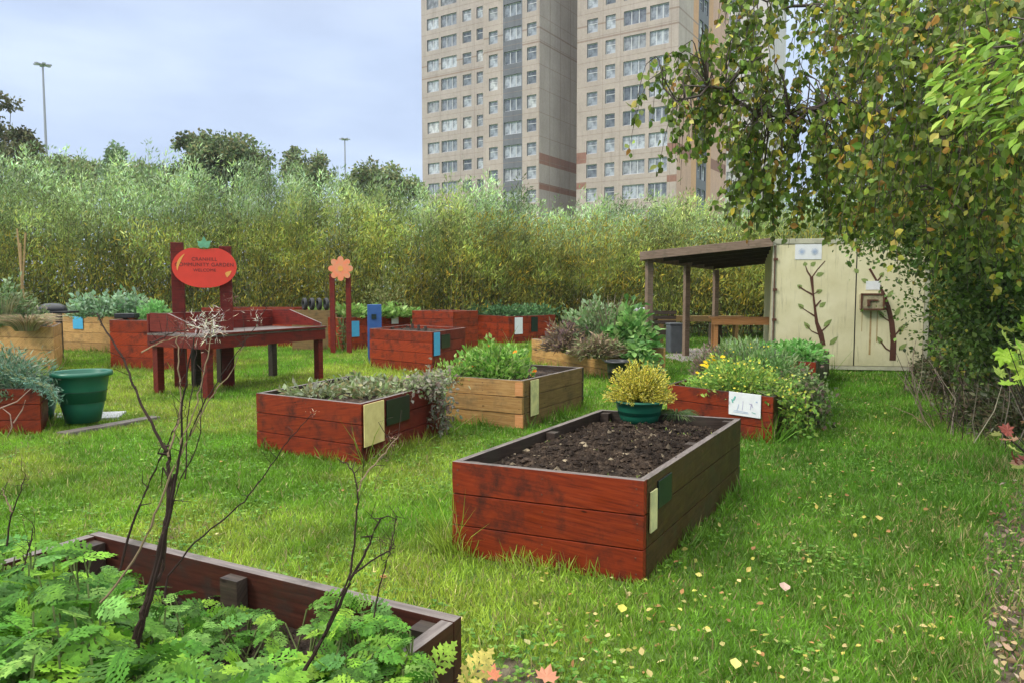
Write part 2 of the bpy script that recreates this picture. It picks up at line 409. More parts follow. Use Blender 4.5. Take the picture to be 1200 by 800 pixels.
def bed(key, Lp, Np, Rp, H, label, n=3, mats=None, t=.045, group=None, soilz=.07, clods=250, name='raised_bed', topmat=None,
        flat=None, sidemat=None, backmat=None, posts=True, mound=.03, bev=0.004, soil=True):
    l, nn, r = [(G(*q, H) if len(q) == 2 else V(*q)) for q in (Lp, Np, Rp)]
    for q in (l, nn, r): q[2] = 0
    b = l + r - nn
    c = (l + r) / 2
    root = thing(name, label, 'raised bed', c, group)
    e1 = unit(l - nn); e2 = unit(r - nn)
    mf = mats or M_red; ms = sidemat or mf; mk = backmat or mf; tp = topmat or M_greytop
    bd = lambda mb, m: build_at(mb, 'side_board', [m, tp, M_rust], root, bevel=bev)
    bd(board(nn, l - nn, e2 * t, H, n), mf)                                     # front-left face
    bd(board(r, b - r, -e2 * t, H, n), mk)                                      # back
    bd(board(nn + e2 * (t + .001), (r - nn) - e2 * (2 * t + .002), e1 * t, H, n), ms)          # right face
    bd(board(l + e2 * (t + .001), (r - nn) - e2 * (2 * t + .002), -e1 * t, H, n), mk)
    s = t + .003; ps = .07
    if posts:
        W = np.linalg.norm(r - nn); Ww = np.linalg.norm(l - nn)
        for o, a, bb in ((nn, e1, e2), (l, -e1, e2), (r, e1, -e2), (b, -e1, -e2)):
            mb = MB(); mb.box(o + a * s + bb * s, a * ps, bb * ps, Z3 * (H - .015), 0); build_at(mb, 'corner_post', M_darkwood, root)
        for o, a in ((nn, e1), (l, -e1)):
            if W > 1.6 and key != 'Z':
                mb = MB(); mb.box(o + e2 * (W / 2) + a * s, e2 * ps * 1.2, a * ps, Z3 * (H - .012), 0); build_at(mb, 'middle_post', M_darkwood, root)
    if soil: soil_obj(root, nn + (e1 + e2) * t, (l - nn) - 2 * t * e1, (r - nn) - 2 * t * e2, H - soilz, mound, clods)
    FOOT.append(np.array([nn[:2], l[:2], b[:2], r[:2]]))
    BEDS[key] = dict(root=root, N=nn, L=l, R=r, B=b, e1=e1, e2=e2, H=H)
    return BEDS[key]

def plaque(bd, face, u0, u1, z0, z1, mat, name='plaque', label=None, off=.012, th=.01, parent=None):
    """flat board on the 'front' (N-L) or 'side' (N-R) face; u in metres from N"""
    e, nrm = (bd['e1'], -bd['e2']) if face == 'front' else (bd['e2'], -bd['e1'])
    pn = unit(np.cross(e, Z3)); pn = pn if pn @ nrm > 0 else -pn
    mb = MB(); o = bd['N'] + e * u0 + pn * off + Z3 * z0
    mb.box(o, e * (u1 - u0), pn * th, Z3 * (z1 - z0))
    ob = build_at(mb, name, mat, bd['root'], bevel=.002)
    if label: ob['label'] = label
    return ob, o + pn * (th + .001), e, pn
def marks(parent, o, e, wd, ht, items, name='drawing'):
    """thin flat painted marks on a board: items (u,v,w,h,rot,material)"""
    pn = unit(np.cross(e, Z3)); mb = MB(); ms = []
    if pn @ V(0, -1, 0) < 0: pn = -pn
    for k, (u, v, a, b, rot, m) in enumerate(items):
        if m not in ms: ms.append(m)
        c = o + e * (u * wd) + Z3 * (v * ht) + pn * (.0015 + .0002 * k)
        ca, sa = math.cos(rot), math.sin(rot)
        A = (e * ca + Z3 * sa) * a * wd; B = (-e * sa + Z3 * ca) * b * ht
        mb.add([c - A / 2 - B / 2, c + A / 2 - B / 2, c + A / 2 + B / 2, c - A / 2 + B / 2], [(0, 1, 2, 3)], ms.index(m))
    ob = mb.build(name, ms, None, origin=wpos(parent)); ob.parent = parent; ob.location = (0, 0, 0)
    return ob

GB = 'raised planting beds on the lawn'
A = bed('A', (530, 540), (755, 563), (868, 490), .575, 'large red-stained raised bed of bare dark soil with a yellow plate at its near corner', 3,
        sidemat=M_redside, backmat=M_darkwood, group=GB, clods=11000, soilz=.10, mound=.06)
plaque(A, 'side', .06, .165, .27, .50, M_yellow2)
plaque(A, 'side', .20, .44, .37, .53, M_chalk, 'blackboard', off=.006)
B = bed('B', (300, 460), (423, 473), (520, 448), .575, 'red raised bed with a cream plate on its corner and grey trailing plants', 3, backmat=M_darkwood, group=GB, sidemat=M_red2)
plaque(B, 'side', .02, .37, .17, .565, M_yellow)
plaque(B, 'side', .43, .88, .30, .55, M_chalk, 'blackboard', off=.006)
D = bed('D', (522, 440), (612, 446), (684, 430), .575, 'pale timber raised bed with leafy marigolds in its left half', 3, M_timber, sidemat=M_timber2, backmat=M_darkwood, group=GB)
plaque(D, 'side', .18, .38, .14, .56, M_yellow2)
for z in (.03, .40):
    mb = MB(); mb.box(D['N'] - D['e2'] * .012 - D['e1'] * .012 + Z3 * z, D['e1'] * .10, D['e2'] * .012, Z3 * .15); build_at(mb, 'corner_block', M_bench, D['root'])
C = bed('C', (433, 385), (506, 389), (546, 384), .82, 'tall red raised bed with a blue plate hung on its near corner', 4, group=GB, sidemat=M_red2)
plaque(C, 'side', .06, .34, .36, .80, M_blue)
plaque(C, 'side', .42, .85, .48, .74, M_chalk, 'blackboard', off=.006)
Gb = bed('G', (532, 367.5), (596, 371), (651, 369), .84, 'long red raised bed with low green herbs in front of the willow hedge', 4, group=GB)
plaque(Gb, 'side', .25, .60, .30, .80, M_white)
plaque(Gb, 'side', 1.0, 1.3, .34, .80, M_chalk, 'blackboard', off=.006)
Hb = bed('H', (364, 370.7), (401, 372.5), (481, 369), .9, 'red raised bed with spreading green foliage beneath the flower sign', 4, group=GB)
plaque(Hb, 'side', .30, .62, .38, .80, M_blue)
plaque(Hb, 'side', 1.95, 2.25, .66, .90, M_white)
I = bed('I', (483, 364), (531, 365), (560, 364), 1.05, 'highest red raised bed, between two lower red beds by the hedge', 5, group=GB)
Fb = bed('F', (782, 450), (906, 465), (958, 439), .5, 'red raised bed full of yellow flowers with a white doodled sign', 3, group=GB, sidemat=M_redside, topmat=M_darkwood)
q, o, e, pn = plaque(Fb, 'front', .13, .52, .26, .51, M_white, 'sign_board', 'white sign board with faint coloured drawings', off=.01)
M_pinkm = plain('faint_violet_ink', (.45, .42, .60), .6); M_tealm = plain('teal_ink', (.15, .45, .38), .6); M_blum = plain('pale_blue_ink', (.42, .52, .70), .6)
marks(q, o, e, .39, .25, [(.82, .72, .05, .22, .5, M_tealm), (.88, .6, .04, .16, -.4, M_tealm), (.55, .45, .015, .4, .1, M_pinkm), (.3, .55, .1, .03, .3, M_pinkm), (.3, .42, .02, .2, .2, M_pinkm),
     (.26, .5, .02, .2, -.5, M_pinkm), (.6, .14, .5, .02, 0, M_blum), (.6, .2, .44, .02, .03, M_blum), (.12, .68, .05, .06, .2, M_blum), (.2, .2, .12, .03, .2, M_tealm), (.7, .35, .015, .3, .3, M_blum)])
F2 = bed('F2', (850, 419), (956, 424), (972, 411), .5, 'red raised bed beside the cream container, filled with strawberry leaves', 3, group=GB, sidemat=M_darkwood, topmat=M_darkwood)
Lx, Nx = G(623, 397, .55), G(712, 409.5, .55); e1 = unit(Lx - Nx); per = V(-e1[1], e1[0], 0); per = per if per[0] > 0 else -per
Eb = bed('E', tuple(Lx), tuple(Nx), tuple(Nx + per * 1.25), .55, 'pale timber raised bed overgrown with tall kale and dry brown flower heads', 3, M_timber, group=GB, sidemat=M_timber2)
Zn, Zl = G(540, 722, .575), G(115, 622, .575); e1 = unit(Zl - Zn); per = V(e1[1], -e1[0], 0); per = per if per[1] < 0 else -per
Zb = bed('Z', tuple(Zl), tuple(Zn), tuple(Zn + per * 2.3), .575, 'nearest raised bed, dark stained with greyed top edge, crowded with lobed green leaves', 3, M_redin, group=GB, sidemat=M_redin, backmat=M_redin, soilz=.16, clods=5000)
for u in (.88,):
    mb = MB(); mb.box(Zb['N'] + Zb['e1'] * u + Zb['e2'] * .049, Zb['e1'] * .085, Zb['e2'] * .05, Z3 * .56); build_at(mb, 'middle_post', M_darkwood, Zb['root'])
Mb = bed('M', (-40, 381), (62, 383), (72, 378.5), .9, 'timber raised bed with dry straw-coloured plants behind the green pots', 4, M_timber, group=GB)
Jb = bed('J', (48, 366), (150, 368), (230, 366), 1.02, 'long timber raised bed of silvery leaves with a light blue plate', 4, M_timber, group=GB)
Kb = bed('K', (128, 375), (240, 377), (262, 373), 1.0, 'tall red raised bed behind the potting table', 4, group=GB)
Qb = bed('Q', (236, 360.5), (345, 361), (385, 360), 1.12, 'far red raised bed with black edging under the willow hedge', 4, group=GB, topmat=M_blackpl)
Nb = bed('N', (-70, 456), (46, 455), (62, 440), .52, 'red raised bed at the left edge under feathery blue-green foliage', 3, group=GB, sidemat=M_red2)
plaque(Jb, 'front', 1.72, 2.12, .60, .98, M_blue, off=.02)

# blue post standing behind the tall bed
t = thing('marker_post', 'short dark blue post standing behind the tall red bed', 'post', G(439, 392, .6) * V(1, 1, 0))
p0 = P(439, 385, 15.9); mb = MB(); mb.cbox(p0[0], p0[1], 0, .30, .10, P(439, 357, 15.9)[2], .2); t.location = Vector((p0[0], p0[1], 0)); build_at(mb, 'board', M_dkblue, t, bevel=.01)
mb = MB(); mb.cbox(p0[0], p0[1] - .065, 1.0, .1, .02, .1, .2); build_at(mb, 'badge', M_chalk, t)

# ------------------------------------------------------------------ ground
def groundmat():
    m, nt, b = newmat('lawn_soil'); tc = nd(nt, 'ShaderNodeTexCoord')
    n = noise(nt, .9, 8, tc.outputs['Object'], .7); n2 = noise(nt, 22, 6, tc.outputs['Object'], .8)
    r = ramp(nt, [(.3, (.07, .15, .016)), (.5, (.11, .21, .026)), (.7, (.17, .24, .05))], n)
    r2 = ramp(nt, [(.35, (.45, .45, .4)), (.6, (1.05, 1.05, 1))], n2)
    nt.links.new(mixc(nt, r.outputs[0], r2.outputs[0], .8, 'MULTIPLY'), b.inputs['Base Color'])
    b.inputs['Roughness'].default_value = .9; bump(nt, b, n2, .8, .03); return m
mb = MB(); S = 600
mb.add([(-S, -60, 0), (S, -60, 0), (S, 900, 0), (-S, 900, 0)], [(0, 1, 2, 3)])
g = mb.build('ground', groundmat()); g['kind'] = 'structure'
def dirtmat():
    m, nt, b = newmat('trodden_earth'); tc = nd(nt, 'ShaderNodeTexCoord')
    n = noise(nt, 7, 10, tc.outputs['Object'], .75)
    r = ramp(nt, [(.3, (.03, .022, .014)), (.5, (.09, .065, .042)), (.62, (.16, .13, .08)), (.75, (.07, .09, .025))], n)
    nt.links.new(r.outputs[0], b.inputs['Base Color']); b.inputs['Roughness'].default_value = .8; bump(nt, b, n, .8, .03); return m
def patch(name, pts, z, mat, sub=None):
    c = np.mean(pts, 0); mb = MB(); n = len(pts)
    # uneven edge
    ring = []
    for i in range(n):
        a = np.array(pts[i]); b_ = np.array(pts[(i + 1) % n])
        for k in range(10):
            p = a + (b_ - a) * k / 10; d = p - c
            ring.append(p + unit(d) * rng.normal(0, .05))
    vs = [(c[0], c[1], z)] + [(p[0], p[1], z) for p in ring]; m = len(ring)
    mb.add(vs, [(0, 1 + i, 1 + (i + 1) % m) for i in range(m)])
    o = mb.build(name, mat); o['kind'] = 'structure'; return o
M_dirt = dirtmat()
gp = lambda x, y: tuple(G(x, y)[:2])
PATCH = [[gp(1150, 640), gp(1170, 1000), (6.5, 1.2), (9, 4), gp(1300, 560), gp(1185, 575)],
         [gp(556, 800), gp(560, 770), gp(610, 776), gp(640, 800), gp(640, 900), gp(580, 900)],
         [gp(1060, 452), gp(1130, 500), gp(1300, 520), (14, 16), (7.5, 16), gp(1075, 442)],
         [gp(772, 418), gp(800, 424), gp(850, 420), gp(850, 408), gp(800, 408)]]
patch('soil_path', PATCH[0], .004, M_dirt); patch('bare_earth', PATCH[1], .004, M_dirt); patch('border_earth', PATCH[2], .006, M_dirt)
M_gravel = plain('gravel', (.32, .28, .25), .9, .5, 40, bmp=.8)
patch('gravel_path', PATCH[3], .005, M_gravel)

# ------------------------------------------------------------------ lawn blades
def lawn():
    n = 900000
    d = 1.25 + 26 * rng.random(n); 
    dens = d / (1 + (d / 3.0) ** 1.5)
    keep = rng.random(n) < dens / dens.max()
    d = d[keep]; x = (rng.random(len(d)) * 1.76 - .88) * d
    p = np.stack([x, d], -1)
    ok = np.ones(len(p), bool)
    for q in FOOT: ok &= ~inquad(p, q)
    # thin out on bare earth
    def inpoly(p, poly):
        poly = np.asarray(poly); c = np.zeros(len(p), bool); j = len(poly) - 1
        for i in range(len(poly)):
            a, b = poly[i], poly[j]
            cond = ((a[1] > p[:, 1]) != (b[1] > p[:, 1])) & (p[:, 0] < (b[0] - a[0]) * (p[:, 1] - a[1]) / (b[1] - a[1] + 1e-12) + a[0])
            c ^= cond; j = i
        return c
    for k, poly in enumerate(PATCH):
        ok &= ~(inpoly(p, poly) & (rng.random(len(p)) < (.72, .9, .7, .92)[k]))
    p = p[ok]; n = len(p); d = p[:, 1]
    print('blades', n)
    h = rng.uniform(.025, .06, n) * (1 + .6 * vnoise(p[:, 0], p[:, 1], .35)) 
    # longer tufts along bed feet
    for q in FOOT:
        for i in range(4):
            a, b = q[i], q[(i + 1) % 4]; ab = b - a; tt = np.clip(((p - a) @ ab) / (ab @ ab), 0, 1)
            dist = np.linalg.norm(p - a - tt[:, None] * ab, axis=1)
            near = (dist < .10) & (vnoise(p[:, 0], p[:, 1], .22) > .38)
            h[near] *= rng.uniform(1.2, 3.0, near.sum())
    # rough strip at the right border
    rt = np.clip((p[:, 0] / d - .50) / .2, 0, 1); h *= 1 + 1.8 * rt * (vnoise(p[:, 0], p[:, 1], .5, 4))
    wd = np.clip(.0035 + d * .00085, 0, .02) * rng.uniform(.7, 1.3, n); h = h * (1 + np.clip((d - 8) / 30, 0, .6))
    t1 = vnoise(p[:, 0], p[:, 1], 1.3, 3); t2 = vnoise(p[:, 0], p[:, 1], .35, 8); t3 = vnoise(p[:, 0], p[:, 1], .12, 5)
    right = np.clip((p[:, 0] / d + .10) / .4, 0, 1)
    yellow = np.clip((t1 * .7 + t2 * .3 - .36) * 2.6, 0, 1) * (1 - .75 * right)
    c1 = V(.15, .31, .022); c2 = V(.36, .46, .055); c3 = V(.085, .22, .018); c4 = V(.42, .36, .15)
    col = c1 * (1 - yellow[:, None]) + c2 * yellow[:, None]
    col = col * (1 - .6 * right[:, None]) + c3 * .6 * right[:, None] * 1.15
    t4 = vnoise(p[:, 0], p[:, 1], .6, 13); col *= ((.66 + .6 * t3) * (.72 + .5 * t4))[:, None]
    dead = rng.random(n) < (.05 + .10 * yellow + .25 * rt * (t2 > .5)); col[dead] = c4 * rng.uniform(.6, 1.1, (dead.sum(), 1))
    bright = rng.random(n) < .10; col[bright] = col[bright] * 1.5 + .02
    D = rdir(n) * V(1, 1, .15) * rng.uniform(.3, 1.3, (n, 1)) + Z3
    N = rdir(n); base = np.concatenate([p, np.full((n, 1), .0)], 1)
    nr = d < 8
    mb = MB()
    mb.leaves(base[nr], D[nr], N[nr], h[nr], BLADE, col[nr], wd[nr] / h[nr])
    mb.leaves(base[~nr], D[~nr], N[~nr], h[~nr], BLADE1, col[~nr], 1.3 * wd[~nr] / h[~nr])
    o = mb.build('grass', M_grass); o['kind'] = 'stuff'
    o['label'] = 'short damp green lawn grass between the raised beds'; o['category'] = 'grass'
lawn()
def clover():
    n = 26000; d = 1.6 + 9.5 * rng.random(n) ** 1.1; x = (rng.random(n) * 1.5 - .75) * d; p = np.stack([x, d], -1); ok = vnoise(x, d, .55, 21) > .52
    for q in FOOT: ok &= ~inquad(p, q)
    p = p[ok]; n = len(p); mb = MB(); base = np.concatenate([p, rng.uniform(.015, .045, (n, 1))], 1); a0 = rng.random(n) * 6.28
    col = pick([(.10, .25, .03), (.16, .33, .045), (.24, .38, .06)], n); s_ = rng.uniform(.010, .022, n)
    for k in range(3): mb.leaves(base, np.stack([np.cos(a0 + k * 2.09), np.sin(a0 + k * 2.09), a0 * 0 + .25], -1), unit(rng.normal(0, .3, (n, 3)) + Z3), s_, OV, col, 1.5)
    o = mb.build('clover', M_grass); tag(o, 'patches of small clover leaves growing through the lawn', 'clover', kind='stuff')
clover()
def weeds():
    n = 420; u = rng.uniform(.06, .94, n) * np.linalg.norm(A['L'] - A['N']); v = rng.uniform(.04, .9, n) * np.linalg.norm(A['R'] - A['N']); p = A['N'] + A['e1'] * u[:, None] + A['e2'] * v[:, None] + Z3 * .49; mb = MB()
    keep = vnoise(p[:, 0], p[:, 1], .25, 5) > .5; p = p[keep]; n = len(p)
    for k in range(3): mb.leaves(p + rng.normal(0, .006, (n, 3)) + Z3 * rng.uniform(.0, .03, (n, 1)), rdir(n, .6), unit(rng.normal(0, .5, (n, 3)) + Z3), rng.uniform(.012, .03, n), OV, pick([(.20, .26, .06), (.36, .34, .12), (.14, .2, .05), (.42, .34, .2)], n), .7)
    o = mb.build('seedlings', M_leafdull); tag(o, 'tiny weeds and leaf scraps on the bare dark soil', 'weeds', kind='stuff')
weeds()
def litter():
    n = 1500
    d = 2.2 + 9 * rng.random(n) ** 1.7; x = (rng.random(n) * .62 + .02) * d - .0
    lm = rng.random(n) < .15; x[lm] = (rng.random(lm.sum()) * 1.2 - .6) * d[lm]
    p = np.stack([x, d], -1); ok = np.ones(n, bool)
    for q in FOOT: ok &= ~inquad(p, q)
    p = p[ok]; n = len(p)
    mb = MB(); pos = np.concatenate([p, rng.uniform(.02, .055, (n, 1))], 1)
    D = rdir(n) * V(1, 1, .3); N = unit(rng.normal(0, .35, (n, 3)) + Z3)
    mb.leaves(pos, D, N, rng.uniform(.015, .045, n), OV, pick([(.60, .50, .12), (.50, .44, .16), (.38, .36, .08), (.42, .22, .09), (.60, .50, .22)], n), .95)
    o = mb.build('fallen_leaves', M_leafdull); tag(o, 'small yellow birch leaves scattered over the lawn', 'fallen leaves', kind='stuff')
litter()
MAPLE = (lambda pts: ([(0, .35, 0)] + [(a, b, c) for a, b, c in pts], [[(0, i + 1, (i + 1) % len(pts) + 1) for i in range(len(pts))]]))(
    [(0, 0, 0), (.12, .16, .02), (.40, .06, .08), (.34, .26, .0), (.52, .46, .12), (.33, .52, .0), (.32, .74, .08), (.17, .70, 0), (0, 1, .12), (-.17, .70, 0), (-.32, .74, .08), (-.33, .52, 0), (-.52, .46, .12), (-.34, .26, .0), (-.40, .06, .08), (-.12, .16, .02)])
for (x, y, s, c, lb) in ((638, 800, .10, (.60, .27, .17), 'salmon pink maple leaf on the grass beside the nearest bed'),
                      (920, 692, .085, (.62, .42, .34), 'curled pinkish leaf lying alone on the open lawn'),
                      (862, 783, .07, (.72, .64, .2), 'bright yellow leaf low on the right-hand lawn'),
                      (728, 717, .07, (.62, .58, .12), 'yellow-green leaf in front of the large red bed'),
                      (1031, 609, .07, (.70, .50, .16), 'golden round leaf on the lawn in front of the container'),
                      (572, 797, .09, (.60, .22, .12), 'rust red leaf on bare earth by the nearest bed corner')):
    mb = MB(); p = G(x, y, .05); mb.leaves(p[None], V(.3, 1, .25)[None], V(.1, -.3, 1)[None], s, MAPLE if s > .088 else OV, np.array([c]), 1.0)
    o = mb.build('fallen_leaf', M_leafdull, origin=p); tag(o, lb, 'leaf', 'larger fallen leaves on the lawn')

# ------------------------------------------------------------------ potting table
def table():
    N, Rr, Lq = V(-4.46, 10.75, 0), V(-3.32, 13.15, 0), V(-5.66, 11.45, 0)
    Bq = Rr + Lq - N; Bq = Bq * .97 + V(.12, .35, 0)
    a = Rr - N; b = Lq - N; la, lb = np.linalg.norm(a), np.linalg.norm(b); ea, eb = a / la, b / lb
    root = thing('potting_table', 'long dark red wooden potting table with a raised back and sloping ends', 'table', (N + Bq) / 2)
    T = .95; pr = lambda u, v, z: N + a * u + b * v + Z3 * z
    mats = [M_red2, M_greytop]
    mb = MB()
    for i in range(8): mb.box(N + b * (i / 8) + Z3 * (T - .03), a, b / 8 * .97, Z3 * .028, 1)
    build_at(mb, 'tabletop', [M_red2, M_greytop], root, bevel=.003)
    ap = .17
    for nm, o, e, tin in (('apron', N, a, eb * .04), ('apron', Lq, a, -eb * .04), ('apron', N + ea * 0 + eb * .042, b - eb * .084, ea * .04), ('apron', Rr + eb * .042, b - eb * .084, -ea * .04)):
        mb = MB(); mb.box(o + Z3 * (T - .032 - ap), e, tin, Z3 * ap, 0); build_at(mb, nm, mats, root, bevel=.004)
    lip = MB(); lip.box(N - eb * .03 + Z3 * (T - .001), a, eb * .07, Z3 * .03, 0, 1); build_at(lip, 'front_lip', mats, root, bevel=.003)
    for u, v in ((.02, .04), (.95, .04), (.02, .88), (.95, .88), (.5, .9), (.3, .9)):
        mb = MB(); mb.box(N + a * u + b * v, ea * .12, eb * .12, Z3 * (T - .034), 0); build_at(mb, 'leg', [M_red2 if v < .5 or u < .1 else M_darkwood], root, bevel=.005)
    mb = MB(); bh = .30
    for i in range(2): mb.box(Lq - eb * .05 + Z3 * (T + .002 + i * bh / 2), a, eb * .045, Z3 * (bh / 2 - .004), 0, 1 if i else None)
    build_at(mb, 'back_board', mats, root, bevel=.003)
    for o, s in ((N, 1), (Rr, -1)):      # sloping end boards
        t = ea * .035 * s; q = [(0.06, 0), (.94, 0), (.94, .28), (.62, .28), (.06, .05)]
        vs = [o + b * v + Z3 * (T + .03 + z) for v, z in q] + [o + b * v + Z3 * (T + .03 + z) + t for v, z in q]
        mb = MB(); mb.add(vs, [(0, 1, 2, 3, 4), (9, 8, 7, 6, 5)], 0, uv=[(p[0] * lb, p[1]) for p in q] + [(p[0] * lb, p[1]) for p in q[::-1]])
        fs = [(i, (i + 1) % 5, (i + 1) % 5 + 5, i + 5) for i in range(5)]
        mb.add(vs, fs, np.array([0, 0, 1, 1, 1])); build_at(mb, 'end_board', mats, root)
    FOOT.append(np.zeros((4, 2)))
    return pr
tpr = table()

# ------------------------------------------------------------------ tomato sign
def text_obj(s, size, c, ex, mat, parent, name='lettering', z=Z3):
    cu = bpy.data.curves.new(name, 'FONT'); cu.body = s; cu.size = size; cu.align_x = 'CENTER'; cu.align_y = 'CENTER'; cu.space_character = 1.06; cu.extrude = 0
    to = bpy.data.objects.new('tmp', cu); COL.objects.link(to); bpy.context.view_layer.update()
    me = bpy.data.meshes.new_from_object(to.evaluated_get(bpy.context.evaluated_depsgraph_get())); bpy.data.objects.remove(to)
    co_ = np.array([v.co[:] for v in me.vertices]); pn = np.cross(ex, z)
    wv = c + co_[:, :1] * ex + co_[:, 1:2] * z - wpos(parent)
    for v, q in zip(me.vertices, wv): v.co = q
    me.materials.clear(); me.materials.append(mat); me.name = name
    o = bpy.data.objects.new(name, me); COL.objects.link(o); o.parent = parent; return o
M_tom = plain('tomato_red_paint', (.70, .045, .022), .4, .12, 4, bmp=0); M_ink = plain('dark_ink', (.05, .01, .01), .6, bmp=0); M_orange = plain('orange_paint', (.80, .36, .08), .4, .15, bmp=0)
M_calyx = plain('pale_green_paint', (.16, .42, .24), .5, .3, 20)
def extrude_poly(mb, pts, c, ex, th, mat=0, z=Z3):
    pts = np.asarray(pts); n = len(pts); nn = unit(np.cross(ex, z)); f = nn if nn[1] < 0 else -nn
    fr = c + pts[:, :1] * ex + pts[:, 1:2] * z; bk = fr - f * th
    m = pts.mean(0); cf = c + m[0] * ex + m[1] * z
    vs = np.concatenate([fr, bk, [cf, cf - f * th]])
    fs = [(i, (i + 1) % n, 2 * n) for i in range(n)] + [(n + (i + 1) % n, n + i, 2 * n + 1) for i in range(n)]
    mb.add(vs, fs, mat); mb.add(vs, [((i + 1) % n, i, n + i, n + (i + 1) % n) for i in range(n)], mat)
def tomato():
    pl, prr = V(-5.40, 12.0, 0), V(-4.70, 12.2, 0)
    ex = unit(prr - pl); f = V(ex[1], -ex[0], 0)
    root = thing('tomato_sign', 'red tomato-shaped community garden sign on two dark red posts', 'sign', (pl + prr) / 2)
    for p, h in ((pl, 2.38), (prr, 2.33)):
        mb = MB(); mb.box(p - ex * .1, ex * .19, -f * .09, Z3 * h, 0); build_at(mb, 'post', M_red2, root, bevel=.006)
    c = (P(240, 313, 12.0)); c = V(*c) + f * .03
    a = np.linspace(0, 2 * math.pi, 64, endpoint=False)
    w_, h_ = .485, .335
    x = w_ * np.sign(np.cos(a)) * np.abs(np.cos(a)) ** .92; y = h_ * np.sin(a)
    y = np.where(y > 0, y * (1 - .16 * np.exp(-(x / .16) ** 2)), y); 
    mb = MB(); extrude_poly(mb, np.stack([x, y], -1), c, ex, .03); board_ = build_at(mb, 'tomato_board', M_tom, root)
    for s, sz, zy in (('CRANHILL', .078, .13), ('COMMUNITY GARDEN', .082, .035), ('WELCOME', .068, -.06)):
        text_obj(s, sz, c + f * .004 + Z3 * zy * .93, ex, M_ink, board_)
    for a0, a1, rr, wd in ((2.35, 3.35, .86, .045), (-.62, -.22, .86, .075)):
        t = np.linspace(a0, a1, 14); ww = wd * np.sin(np.linspace(.15, math.pi - .15, 14))
        o_ = np.stack([w_ * (rr) * np.cos(t), h_ * rr * np.sin(t)], -1); o2 = np.stack([w_ * (rr - ww / w_) * np.cos(t), h_ * (rr - ww / h_ * .7) * np.sin(t)], -1)
        mb = MB(); vs = np.concatenate([o_, o2]); vs = c + f * .005 + vs[:, :1] * ex + vs[:, 1:2] * Z3
        mb.add(vs, [(i, i + 1, 15 + i, 14 + i) for i in range(13)]); build_at(mb, 'painted_highlight', M_orange, board_)
    mb = MB()
    for k, (dx, dy, an) in enumerate(((0, .33, 1.57), (.0, .33, .7), (0, .33, 2.45), (0, .33, .15), (0, .33, 2.95))):
        l_ = (.16, .14, .13, .10, .10)[k]; d_ = V(math.cos(an), math.sin(an)); nrm = V(-d_[1], d_[0]); o0 = V(dx, dy)
        pts = [o0 - nrm * .02, o0 + d_ * l_ * .5 - nrm * .04, o0 + d_ * l_, o0 + d_ * l_ * .5 + nrm * .04, o0 + nrm * .02]
        extrude_poly(mb, pts, c + f * (.006 + .003 * k), ex, .012)
    build_at(mb, 'calyx', M_calyx, root)
tomato()
def flower_sign():
    c0 = P(399, 360, 18.7); root = thing('flower_sign', 'orange flower cut-out sign on two dark red posts behind a bed', 'sign', V(c0[0], c0[1], 0))
    for x in (389, 408):
        p = P(x, 345, 18.7); mb = MB(); mb.box(V(p[0] - .06, p[1], 0), V(.12, 0, 0), V(0, .08, 0), Z3 * P(x, 321, 18.7)[2]); build_at(mb, 'post', M_red2, root)
    c = P(399, 315, 18.6); a = np.linspace(0, 2 * math.pi, 96, endpoint=False); r = .20 + .11 * np.abs(np.cos(a * 4.0)) ** .7
    mb = MB(); extrude_poly(mb, np.stack([r * np.cos(a), r * np.sin(a)], -1), c, V(1, 0, 0), .03); build_at(mb, 'flower_board', plain('salmon_orange_paint', (.80, .22, .10), .5, .2, 8, (.62, .30, .16)), root)
    mb = MB(); extrude_poly(mb, np.stack([.07 * np.cos(a[::6]), .07 * np.sin(a[::6])], -1), c + V(0, -.004, 0), V(1, 0, 0), .012); build_at(mb, 'flower_centre', M_orange, root)
flower_sign()

# ------------------------------------------------------------------ pots and small things
def pot(c, rt, rb, h, label, mat, soil_z=.04, name='plant_pot', ribs=0, group=None):
    root = thing(name, label, 'pot', c, group); t = .012
    mb = MB(); prof = [(0.001, .0), (rb, 0), (rb + (rt - rb) * .35, h * .3), (rb + (rt - rb) * .72, h * .68), (rt - .01, h * .9), (rt - .005, h * .905), (rt + .028, h * .91), (rt + .032, h * .95), (rt + .028, h), (rt - .012, h), (rt - .02, h - .01), (rb + (rt - rb) * .55, h * .4), (0.001, h * .38)]
    mb.lathe(c, prof, 40); build_at(mb, 'pot_body', mat, root, smooth=True)
    if soil_z: 
        mb = MB(); mb.lathe(V(*c), [(rt - .03, h - soil_z - .01), (rt * .5, h - soil_z + .01), (.001, h - soil_z + .015)], 32); build_at(mb, 'soil', M_soil, root)
    return root
c = G(98, 502); c[2] = .06
bp = P(98, 500, 8.75)
pot(V(bp[0], bp[1], .055), 0.30, .185, .60, 'large empty green plastic pot standing on a board on the grass', M_greenpot, .22)
pot(V(*(P(48, 497, 8.9)[:2]), .05), .22, .13, .50, 'dark green pot half hidden between the left red bed and the big empty pot', M_greenpot, .06)
pot(V(*(P(749, 497, 6.15)[:2]), .50), .205, .145, .20, 'green bowl planted with yellow heather on the large soil bed', M_greenpot, .02)
pot(V(*(P(724, 445, 12.6)[:2]), 0), .20, .14, .42, 'black plastic pot standing at the corner of the overgrown timber bed', M_blackpl, .05)
root = thing('plank', 'narrow weathered plank lying on the grass in front of the green pot', 'plank', G(130, 505))
mb = MB(); p0, p1 = G(77, 512), G(188, 492); mb.box(p0, p1 - p0, unit(V(-(p1 - p0)[1], (p1 - p0)[0], 0)) * .16, Z3 * .05); build_at(mb, 'plank_board', M_greytop, root, bevel=.006)
